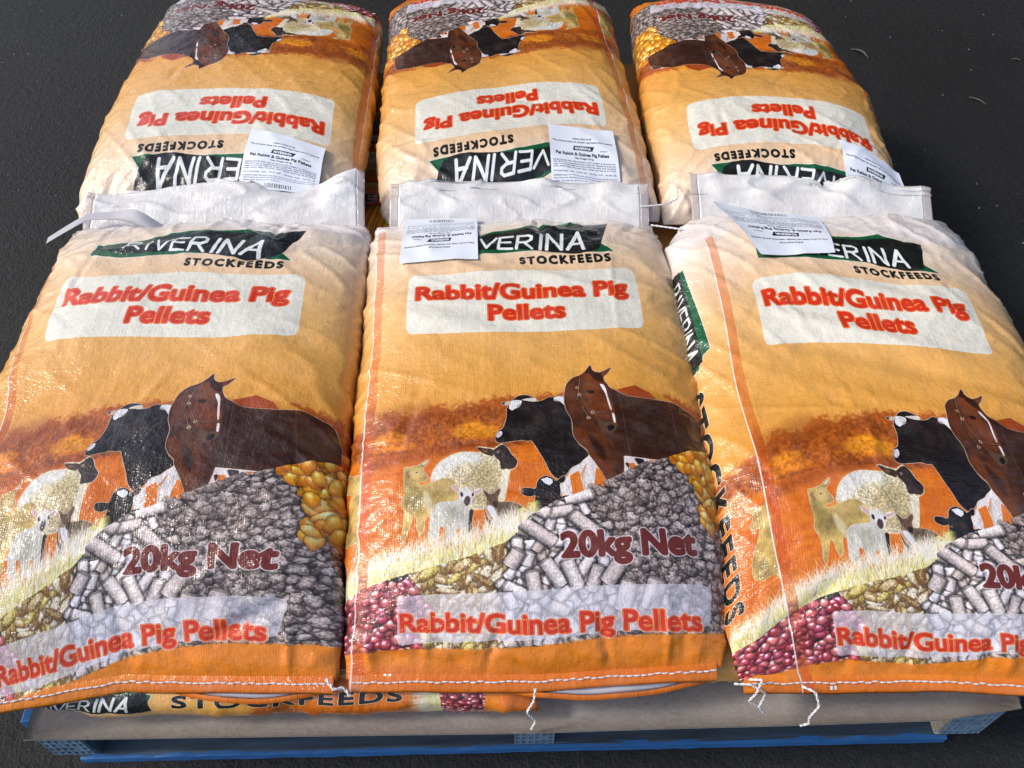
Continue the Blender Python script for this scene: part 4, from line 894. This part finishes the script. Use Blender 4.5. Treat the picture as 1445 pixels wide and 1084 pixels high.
UVS={'low_fl': [[372.56, 501.38, 16.17, -1.18, -8.98, -3.96, 0.29, 0.57, 1.86, 1.01], [397.99, 27.53, 443.83, -1.2, -0.95, -3.63, 0.13, 0.53, 0.2, -0.34], [(-0.212, 0.423, -8.27, 0.0), (-0.207, 0.166, -4.66, 0.0), (-0.211, 0.301, -5.52, 0.0), (-0.202, 0.301, 1.09, 0.0), (-0.224, 0.302, -0.49, 0.0), (-0.217, 0.499, 2.71, 0.0), (-0.202, 0.222, 6.61, 0.0), (-0.205, 0.38, 8.21, 0.0), (-0.212, 0.423, 0.0, 2.56), (-0.207, 0.166, 0.0, 0.11), (-0.211, 0.301, 0.0, -1.12), (-0.217, 0.499, 0.0, -1.84)]], 'FC': [[208.08, 257.02, 15.45, 6.71, -1.31, 4.62, -0.77, -4.65, -7.65, 2.44], [377.21, -8.24, 373.08, -8.47, -15.52, -26.84, -8.57, 7.12, 0.46, -12.07], [(-0.166, 0.574, 0.5, 0.0), (0.154, 0.59, -1.32, 0.0), (-0.16, 0.458, 0.46, 0.0), (0.155, 0.471, 2.03, 0.0), (-0.15, 0.52, -0.08, 0.0), (0.097, 0.525, -3.88, 0.0), (-0.05, 0.478, -0.7, 0.0), (0.054, 0.481, 3.58, 0.0), (0.078, 0.397, 1.63, 0.0), (-0.044, 0.284, 3.9, 0.0), (-0.114, 0.255, -9.11, 0.0), (-0.017, 0.25, 0.95, 0.0), (0.034, 0.139, 0.53, 0.0), (0.191, 0.143, 0.35, 0.0), (-0.146, 0.06, -0.76, 0.0), (0.193, 0.06, -0.95, 0.0), (0.123, 0.711, 2.86, 0.0), (-0.008, 0.608, -1.03, 0.0), (0.122, 0.608, -1.08, 0.0), (-0.225, 0.68, -0.14, 0.0), (-0.205, 0.059, 1.58, 0.0), (-0.207, 0.271, 3.05, 0.0), (0.218, 0.307, -0.18, 0.0), (-0.166, 0.574, 0.0, -0.49), (0.154, 0.59, 0.0, -6.96), (-0.16, 0.458, 0.0, -1.18), (0.155, 0.471, 0.0, -1.32), (-0.15, 0.52, 0.0, 0.58), (0.097, 0.525, 0.0, 0.62), (-0.05, 0.478, 0.0, 0.2), (0.054, 0.481, 0.0, 0.41), (0.078, 0.397, 0.0, 1.05), (-0.044, 0.284, 0.0, 0.51), (-0.114, 0.255, 0.0, 0.99), (-0.017, 0.25, 0.0, 1.65), (0.034, 0.139, 0.0, -3.93), (0.191, 0.143, 0.0, -1.69), (-0.146, 0.06, 0.0, -2.28), (0.193, 0.06, 0.0, -11.04), (0.123, 0.711, 0.0, -3.32), (-0.008, 0.608, 0.0, -1.85), (0.122, 0.608, 0.0, 9.93), (-0.192, 0.038, 0.0, 1.84), (0.205, 0.042, 0.0, 13.4), (0.218, 0.307, 0.0, -1.01)]], 'FL': [[227.67, 257.97, 11.61, -30.95, -44.63, 0.51, 30.29, 4.24, -7.85, -7.83], [385.33, -9.37, 358.41, 28.82, -2.19, -18.87, -8.18, 4.21, 2.28, -3.1], [(0.192, 0.251, -8.95, 0.0), (0.22, 0.215, -4.18, 0.0), (0.227, 0.294, 8.22, 0.0), (-0.201, 0.591, 20.99, 0.0), (0.151, 0.575, 9.42, 0.0), (0.16, 0.451, 0.84, 0.0), (-0.179, 0.457, 9.61, 0.0), (-0.164, 0.512, -5.02, 0.0), (0.092, 0.514, -3.37, 0.0), (-0.071, 0.478, 2.93, 0.0), (0.046, 0.471, -0.95, 0.0), (0.065, 0.381, 1.7, 0.0), (-0.065, 0.271, 7.33, 0.0), (-0.038, 0.241, 0.27, 0.0), (0.004, 0.121, 5.73, 0.0), (0.172, 0.128, 4.49, 0.0), (0.019, 0.04, 2.24, 0.0), (0.074, 0.049, -9.74, 0.0), (0.162, 0.059, 4.38, 0.0), (0.142, 0.663, 3.2, 0.0), (-0.016, 0.611, -0.8, 0.0), (0.129, 0.595, -8.32, 0.0), (-0.141, 0.617, -21.49, 0.0), (-0.184, 0.324, -18.21, 0.0), (0.192, 0.251, 0.0, 5.06), (0.22, 0.215, 0.0, -3.21), (0.227, 0.294, 0.0, -3.62), (-0.201, 0.591, 0.0, -8.71), (0.151, 0.575, 0.0, -12.08), (0.16, 0.451, 0.0, 0.97), (-0.179, 0.457, 0.0, -5.68), (-0.164, 0.512, 0.0, 10.39), (0.092, 0.514, 0.0, 0.74), (-0.071, 0.478, 0.0, -2.06), (0.046, 0.471, 0.0, 1.86), (0.065, 0.381, 0.0, 4.94), (-0.065, 0.271, 0.0, 2.29), (-0.038, 0.241, 0.0, -2.71), (0.004, 0.121, 0.0, -1.39), (0.172, 0.128, 0.0, 4.92), (0.019, 0.04, 0.0, -1.67), (0.074, 0.049, 0.0, -3.2), (0.162, 0.059, 0.0, -17.24), (0.142, 0.663, 0.0, 7.02), (-0.016, 0.611, 0.0, -6.43), (0.129, 0.595, 0.0, 4.6), (-0.141, 0.617, 0.0, 5.55), (0.172, 0.038, 0.0, 16.98), (-0.057, 0.004, 0.0, 4.76)]], 'FR': [[198.22, 278.22, 14.22, 11.03, 8.02, -7.36, 1.69, 10.31, 0.68, 16.49], [402.12, 22.61, 353.13, 13.05, 31.17, -28.95, 12.23, 1.46, -41.97, 22.62], [(-0.137, 0.562, -1.43, 0.0), (0.156, 0.542, -11.67, 0.0), (0.145, 0.417, 5.98, 0.0), (-0.137, 0.44, -1.92, 0.0), (-0.126, 0.508, 1.53, 0.0), (0.093, 0.488, 7.6, 0.0), (-0.033, 0.46, -0.58, 0.0), (0.066, 0.451, -5.35, 0.0), (0.084, 0.353, -0.08, 0.0), (-0.025, 0.257, -3.15, 0.0), (-0.107, 0.23, 0.89, 0.0), (-0.004, 0.213, 2.64, 0.0), (0.05, 0.111, -0.58, 0.0), (-0.104, 0.052, -2.15, 0.0), (0.068, 0.046, 0.3, 0.0), (0.107, 0.623, 20.13, 0.0), (0.013, 0.583, -9.49, 0.0), (0.122, 0.563, -6.57, 0.0), (-0.188, 0.661, 0.33, 0.0), (-0.192, 0.386, 8.2, 0.0), (-0.18, 0.18, 5.48, 0.0), (-0.168, 0.116, -0.83, 0.0), (-0.247, 0.559, 0.05, 0.0), (-0.246, 0.411, -4.36, 0.0), (-0.224, 0.081, -0.66, 0.0), (-0.237, 0.233, -5.07, 0.0), (-0.137, 0.562, 0.0, -9.21), (0.156, 0.542, 0.0, -13.75), (0.145, 0.417, 0.0, -0.4), (-0.137, 0.44, 0.0, -3.8), (-0.126, 0.508, 0.0, -0.7), (0.093, 0.488, 0.0, 1.73), (-0.033, 0.46, 0.0, 2.91), (0.066, 0.451, 0.0, -1.01), (0.084, 0.353, 0.0, 5.77), (-0.025, 0.257, 0.0, -1.04), (-0.107, 0.23, 0.0, -2.1), (-0.004, 0.213, 0.0, 9.75), (0.05, 0.111, 0.0, -1.5), (-0.104, 0.052, 0.0, -17.01), (0.068, 0.046, 0.0, -12.99), (0.107, 0.623, 0.0, 12.97), (0.013, 0.583, 0.0, -3.01), (0.122, 0.563, 0.0, 1.91), (-0.247, 0.559, 0.0, 10.62), (-0.246, 0.411, 0.0, -3.1), (-0.224, 0.081, 0.0, 0.93), (-0.011, 0.014, 0.0, 19.16), (-0.16, 0.014, 0.0, 5.05), (-0.237, 0.233, 0.0, 4.88)]], 'BL': [[227.71, 233.6, 14.24, 3.35, -1.63, 6.71, -0.2, 1.24, -1.42, 1.79], [387.31, -4.8, 367.87, 2.49, -27.24, -72.05, -2.1, -6.75, 3.73, 1.25], [(0.13, 0.602, 13.06, 0.0), (0.159, 0.46, -4.0, 0.0), (-0.193, 0.469, -0.58, 0.0), (-0.208, 0.595, 6.67, 0.0), (-0.184, 0.545, -1.54, 0.0), (0.087, 0.533, -4.69, 0.0), (-0.078, 0.479, 1.69, 0.0), (0.043, 0.47, 0.39, 0.0), (-0.029, 0.619, -1.49, 0.0), (0.112, 0.628, -9.73, 0.0), (0.089, 0.65, 1.2, 0.0), (0.062, 0.389, 5.01, 0.0), (-0.063, 0.271, -2.1, 0.0), (0.015, 0.145, -0.12, 0.0), (0.18, 0.153, 0.33, 0.0), (-0.239, 0.565, -4.92, 0.0), (-0.232, 0.276, 1.04, 0.0), (0.13, 0.602, 0.0, -5.74), (0.159, 0.46, 0.0, 3.08), (-0.193, 0.469, 0.0, 0.24), (-0.208, 0.595, 0.0, 6.75), (-0.184, 0.545, 0.0, -7.71), (0.087, 0.533, 0.0, -5.29), (-0.078, 0.479, 0.0, -0.72), (0.043, 0.47, 0.0, 6.52), (-0.029, 0.619, 0.0, 1.94), (0.112, 0.628, 0.0, 9.95), (0.089, 0.65, 0.0, -5.5), (0.062, 0.389, 0.0, -2.05), (-0.063, 0.271, 0.0, 5.85), (0.015, 0.145, 0.0, -4.56), (0.18, 0.153, 0.0, -0.13)]], 'BC': [[211.3, 256.67, 27.01, -8.53, 1.36, -8.69, -0.08, -0.67, -1.19, 1.04], [386.35, -48.02, 383.26, 12.82, -25.64, -74.67, -1.38, 2.05, 6.86, -1.81], [(0.147, 0.607, 1.89, 0.0), (0.152, 0.491, 0.34, 0.0), (-0.165, 0.449, -1.15, 0.0), (-0.175, 0.555, 0.63, 0.0), (-0.156, 0.485, 0.02, 0.0), (0.094, 0.538, -4.16, 0.0), (-0.054, 0.455, -0.76, 0.0), (0.05, 0.475, 3.28, 0.0), (-0.013, 0.622, -0.98, 0.0), (0.12, 0.633, -4.61, 0.0), (0.098, 0.653, 4.89, 0.0), (0.075, 0.401, 0.93, 0.0), (-0.04, 0.267, 0.1, 0.0), (0.04, 0.162, -0.76, 0.0), (0.183, 0.182, 0.22, 0.0), (-0.21, 0.481, 0.73, 0.0), (0.147, 0.607, 0.0, 0.55), (0.152, 0.491, 0.0, -5.33), (-0.165, 0.449, 0.0, -21.25), (-0.175, 0.555, 0.0, -2.13), (-0.156, 0.485, 0.0, 18.8), (0.094, 0.538, 0.0, -1.94), (-0.054, 0.455, 0.0, 4.35), (0.05, 0.475, 0.0, 5.34), (-0.013, 0.622, 0.0, -5.65), (0.12, 0.633, 0.0, 8.62), (0.098, 0.653, 0.0, -6.37), (0.075, 0.401, 0.0, -1.23), (-0.04, 0.267, 0.0, 7.39), (0.04, 0.162, 0.0, -7.72), (0.183, 0.182, 0.0, 2.4)]], 'BR': [[243.32, 265.51, 12.58, -8.0, -21.54, -17.31, -3.6, 3.15, 3.14, 0.34], [351.96, 12.93, 396.61, -13.26, -39.89, -60.56, -10.67, 6.77, 2.71, -3.96], [(0.127, 0.603, 7.8, 0.0), (0.129, 0.494, 3.44, 0.0), (-0.175, 0.501, 0.43, 0.0), (-0.171, 0.626, 0.36, 0.0), (-0.16, 0.583, -2.55, 0.0), (0.084, 0.546, -16.65, 0.0), (-0.082, 0.5, 2.89, 0.0), (0.021, 0.494, 6.51, 0.0), (-0.028, 0.634, 0.54, 0.0), (0.103, 0.636, -3.19, 0.0), (0.084, 0.651, 3.47, 0.0), (0.042, 0.41, 2.4, 0.0), (-0.07, 0.318, -1.96, 0.0), (0.004, 0.182, -1.35, 0.0), (0.149, 0.171, 0.79, 0.0), (0.127, 0.603, 0.0, 2.45), (0.129, 0.494, 0.0, -7.99), (-0.175, 0.501, 0.0, 4.8), (-0.171, 0.626, 0.0, 7.39), (-0.16, 0.583, 0.0, -13.93), (0.084, 0.546, 0.0, -0.48), (-0.082, 0.5, 0.0, 4.66), (0.021, 0.494, 0.0, 3.54), (-0.028, 0.634, 0.0, 0.89), (0.103, 0.636, 0.0, 3.38), (0.084, 0.651, 0.0, -4.5), (0.042, 0.41, 0.0, 3.33), (-0.07, 0.318, 0.0, 0.85), (0.004, 0.182, 0.0, -5.92), (0.149, 0.171, 0.0, 3.15)]]}
# ------------------------------------------------------------------ lower layer, laid crosswise
LG='sacks of the lower layer laid crosswise'
Z1=.156
LUV=[[168,230,0,0,0,0,0,0,0,0],[360,0,440,0,0,0,0,0,0,0]]
lower=[('low_fl','lower printed sack along the front left edge, its side lettering showing under the left sack',(.03,.214,Z1),.56),
('low_fr','lower printed sack hidden behind the gap between the middle and right front sacks',(.66,.248,Z1),.60)]
for key,lab,(fx,fy,fz),L in lower:
    s=Sack(key,'feed_sack',lab,LG,(fx,fy,fz),R(90),.43,L,.070,.03,.035,31 if key=='low_fl' else 33,uv=UVS.get(key,LUV) if key=='low_fl' else LUV,rows=110,ring=170,full=(.16,.55,.14,.5))
low2=[('buried lower sack under the necks of the left and middle front sacks',(-.02,.67,Z1)),('buried lower sack under the neck of the front right sack',(.64,.70,Z1)),
('buried lower sack beneath the back left and back middle sacks',(-.04,1.11,Z1)),('buried lower sack beneath the back right sack',(.62,1.14,Z1))]
for lab_,loc in low2:
    src=SACKS['low_fl'];o=src.root.copy();COL.objects.link(o);o.location=loc;o['label']=lab_
    for ch in src.root.children: c=ch.copy();COL.objects.link(c);c.parent=o
# pale neck flap of the second lower sack showing at the front
s=SACKS['low_fr'];s.flap(ln=.13,rise=-.012,clear=.03,seed=91)
# ------------------------------------------------------------------ upper layer
Z2=.236;FG='printed sacks of the front row';BG='printed sacks of the back row'
def S(key,*a,**k): return Sack(key,'feed_sack',*a,uv=UVS.get(key),**k)
sL=S('FL','front left sack with a curled paper label at its neck and glare across its foot',FG,(-.432,.022,Z2),R(1.6),.475,.693,.112,-.012,.055,101,
     wl=[(0,1.03),(.3,1.02),(.7,1.0),(.93,.99),(1,.98)],wr=[(0,1.0),(.08,1.02),(.4,1.0),(.8,.98),(.95,.96),(1,.93)],
     skew=(-.040,-.010),creases=[(.06,.60,.22,.66,.006,-.006),(.10,.66,.21,.68,.010,.007),(-.2,.62,.0,.645,.01,.004),(.1,.05,.19,.1,.008,-.007),(.05,.11,.17,.07,.007,.006)])
sC=S('FC','middle front sack with a flat paper label lying at its top left corner',FG,(.024,.022,Z2),R(0.5),.452,.693,.112,-.012,.058,102,
     wl=[(0,.93),(.1,.96),(.4,.98),(.75,1.03),(.92,1.05),(1,1.02)],wr=[(0,.95),(.1,1.0),(.5,1.02),(.8,.97),(.95,.93),(1,.90)],
     skew=(.0,.012),creases=[(-.2,.60,.05,.56,.012,.003),(.12,.69,.12,.45,.003,.0015),(.15,.0,.15,.1,.004,.003),(-.18,.5,.0,.44,.014,.0025)])
sR=S('FR','front right sack with a drooping paper label and its lettered left side showing',FG,(.466,.022,Z2),R(-.3),.450,.705,.118,-.012,.060,103,
     wl=[(0,.95),(.08,1.0),(.4,1.04),(.75,1.08),(.88,1.07),(.96,.93),(1,.84)],wr=[(0,.96),(.1,1.0),(.6,1.0),(.9,.97),(1,.93)],
     skew=(-.004,-.012),creases=[(-.17,.52,.12,.40,.012,.003),(-.15,.46,.18,.34,.014,-.003),(-.16,.60,.1,.5,.013,.003),(-.12,.38,.16,.28,.012,.0025),(-.2,.04,-.1,.12,.008,-.006)])
sBL=S('BL','back left sack, printed face upside down, beside the open asphalt',BG,(-.492,1.447,Z2),R(180-1.2),.480,.693,.112,.045,.035,104,full=(.16,.75,.2,.62),
     wl=[(0,.88),(.15,.95),(.5,1.02),(1,1.03)],skew=(.03,.0),wr=[(0,.88),(.1,.92),(.5,.90),(.8,.88),(.92,.87),(1,.83)])
sBC=S('BC','back middle sack, printed face upside down, with a square label at its neck',BG,(-.018,1.449,Z2),R(180+.6),.462,.697,.112,.045,.035,105,full=(.16,.75,.2,.62),
     wl=[(0,.90),(.15,.96),(.5,1.0),(1,1.08)],wr=[(0,.94),(.1,1.0),(.5,.98),(.8,.93),(.92,.88),(1,.83)])
sBR=S('BR','back right sack, printed face upside down, with its label hanging off the right side',BG,(.435,1.436,Z2),R(180-.5),.410,.690,.112,.045,.035,106,full=(.16,.75,.2,.62),
     skew=(.085,.0),wl=[(0,.72),(.08,.84),(.3,.99),(.6,1.06),(1,1.0)],wr=[(0,.88),(.1,.93),(.5,.95),(1,.90)])
sL.hem(under=(.60,.97,.012,.006));sC.hem(under=(.42,.99,.014,.006));sR.hem();
for s in (sBL,sBC,sBR): s.hem()
sL.flap(ln=.074,rise=.032,skew=(-.14,.10),seed=41,fold=(.15,.05,.016));sC.flap(ln=.073,rise=.034,skew=(.1,-.1),seed=42,x_in=(0,.0));sR.flap(ln=.076,rise=.026,skew=(.06,-.28),seed=43,fold=(.04,.05,.014))
bpy.context.view_layer.update()
# labels
label_tag(sC,[(-.166,.712),(-.054,.714),(-.048,.575),(-.160,.572)],[sC.body],lambda u,v:.0015+.002*(1-v))
label_tag(sR,[(.300,.695),(.462,.676),(.457,.579),(.349,.570)],[sR.body],lambda u,v:.002+.026*np.clip(1-u*2.1,0,1)**1.4*(1-v*.8)+.005*np.sin(u*3.)*(1-v))
def curl(u,v):
    # sheet standing up behind the neck seam: thin tail at the left, rolled hump at the right
    h=.002+.003*min(u/.4,1.)*(1-.3*u)+.017*math.exp(-((u-.78)/.16)**2);x=-.715+.185*u
    yb=.668+.030*min(u/.35,1.)-.022*max((u-.6)/.4,0);zb=.300+.012*math.sin(math.pi*u)+.010*min(u/.3,1.)
    return [x,yb+.012*v-.010*math.sin(math.pi*v)*u,zb+h*v]
label_tag(sL,None,None,None,direct=curl).data.materials[0]=m_blank
label_tag(sBL,[(-.311,.770),(-.437,.775),(-.431,.893),(-.305,.855)],[sBL.body],lambda u,v:.002+.002*v)
label_tag(sBC,[(.176,.770),(.064,.770),(.060,.905),(.168,.900)],[sBC.body],lambda u,v:.002+.002*v)
label_tag(sBR,[(.650,.745),(.538,.755),(.532,.862),(.632,.822)],[sBR.body],lambda u,v:.003+.003*v)
# loose thread ends
def th(sack,pts,rad=.0009,t=140):
    inv=sack.root.matrix_world.inverted();from mathutils import Vector
    cord('thread_end',[list(inv@Vector(p)) for p in pts],rad,m_thread,sack.root,t)
th(sC,[(.0255,.006,.235),(.024,-.004,.225),(.016,-.010,.205),(.027,-.012,.185),(.022,-.013,.160)])
th(sC,[(.245,.012,.232),(.262,.010,.236),(.280,.004,.225),(.275,-.004,.205),(.285,-.006,.19)]);th(sR,[(.262,.016,.235),(.272,.010,.25),(.268,.002,.23),(.262,-.001,.215),(.275,-.003,.205)])
th(sR,[(.318,.008,.236),(.330,.000,.240),(.336,-.010,.225),(.330,-.014,.200),(.334,-.015,.185),(.325,-.016,.180)])
th(sC,[(.20,.735,.318),(.24,.735,.322),(.262,.75,.322),(.262,.775,.325),(.255,.79,.325)],.0009);th(sR,[(.215,.70,.31),(.25,.685,.316),(.285,.675,.318),(.315,.685,.315)],.0010);th(sR,[(.255,.682,.314),(.268,.665,.30),(.262,.655,.29)],.0009)
th(sL,[(-.205,.016,.236),(-.195,.004,.236),(-.185,.008,.232),(-.178,.0,.228)],.0011)
# ------------------------------------------------------------------ litter on the asphalt
def blade(name,label,x,y,rz,L,Wd,bendz):
    n=10;V=[]
    for i in range(n):
        f=i/(n-1);w=Wd*math.sin(math.pi*min(f*.9+.05,1))**.7*.5;z=.003+bendz*math.sin(f*3.1);c=.12*L*math.sin(f*3)
        V+=[(f*L,c-w,z),(f*L,c,z+.0016),(f*L,c+w,z),(f*L,c,z-.0008)]
    F=[]
    for i in range(n-1):
        a=i*4
        for k in range(4): F.append((a+k,a+(k+1)%4,a+4+(k+1)%4,a+4+k))
    F+=[(0,3,2,1),((n-1)*4,(n-1)*4+1,(n-1)*4+2,(n-1)*4+3)]
    o=meshobj(name,V,F,m_leaf);o.location=(x,y,0);o.rotation_euler=(0,0,rz);o['label']=label;o['category']='leaf';return o
blade('dry_leaf','curled grey leaf on the asphalt just right of the back right sack',.895,1.79,R(-55),.058,.012,.006)
blade('dry_leaf','small straight leaf stalk alone on the dark asphalt at the right',1.128,1.56,R(-50),.045,.007,.002)
blade('dry_leaf','thin pale sliver of leaf near the top right corner of the ground',1.30,1.74,R(-25),.022,.006,.002)
r=random.Random(9);V=[];F=[]
for i in range(420):
    x,y=(r.uniform(-1.6,-.75),r.uniform(.2,2.4)) if r.random()<.5 else (r.uniform(.7,2.0),r.uniform(.1,2.4))
    if r.random()<.2: x,y=r.uniform(-.8,.9),r.uniform(-.14,-.02)
    s_=r.choice([.0011,.0014,.0018,.0026]);k=len(V)
    for (a,b,c) in ((1,0,0),(-1,0,0),(0,1,0),(0,-1,0),(0,0,1),(0,0,-.4)): V.append((x+a*s_*r.uniform(.6,1.4),y+b*s_*r.uniform(.5,1.),.001+c*s_*.8))
    for f in ((0,2,4),(2,1,4),(1,3,4),(3,0,4),(2,0,5),(1,2,5),(3,1,5),(0,3,5)): F.append(tuple(k+q for q in f))
g=meshobj('grit',V,F,m_speck,smooth=False,kind='stuff');g['label']='pale grit scattered over the asphalt';g['category']='grit'
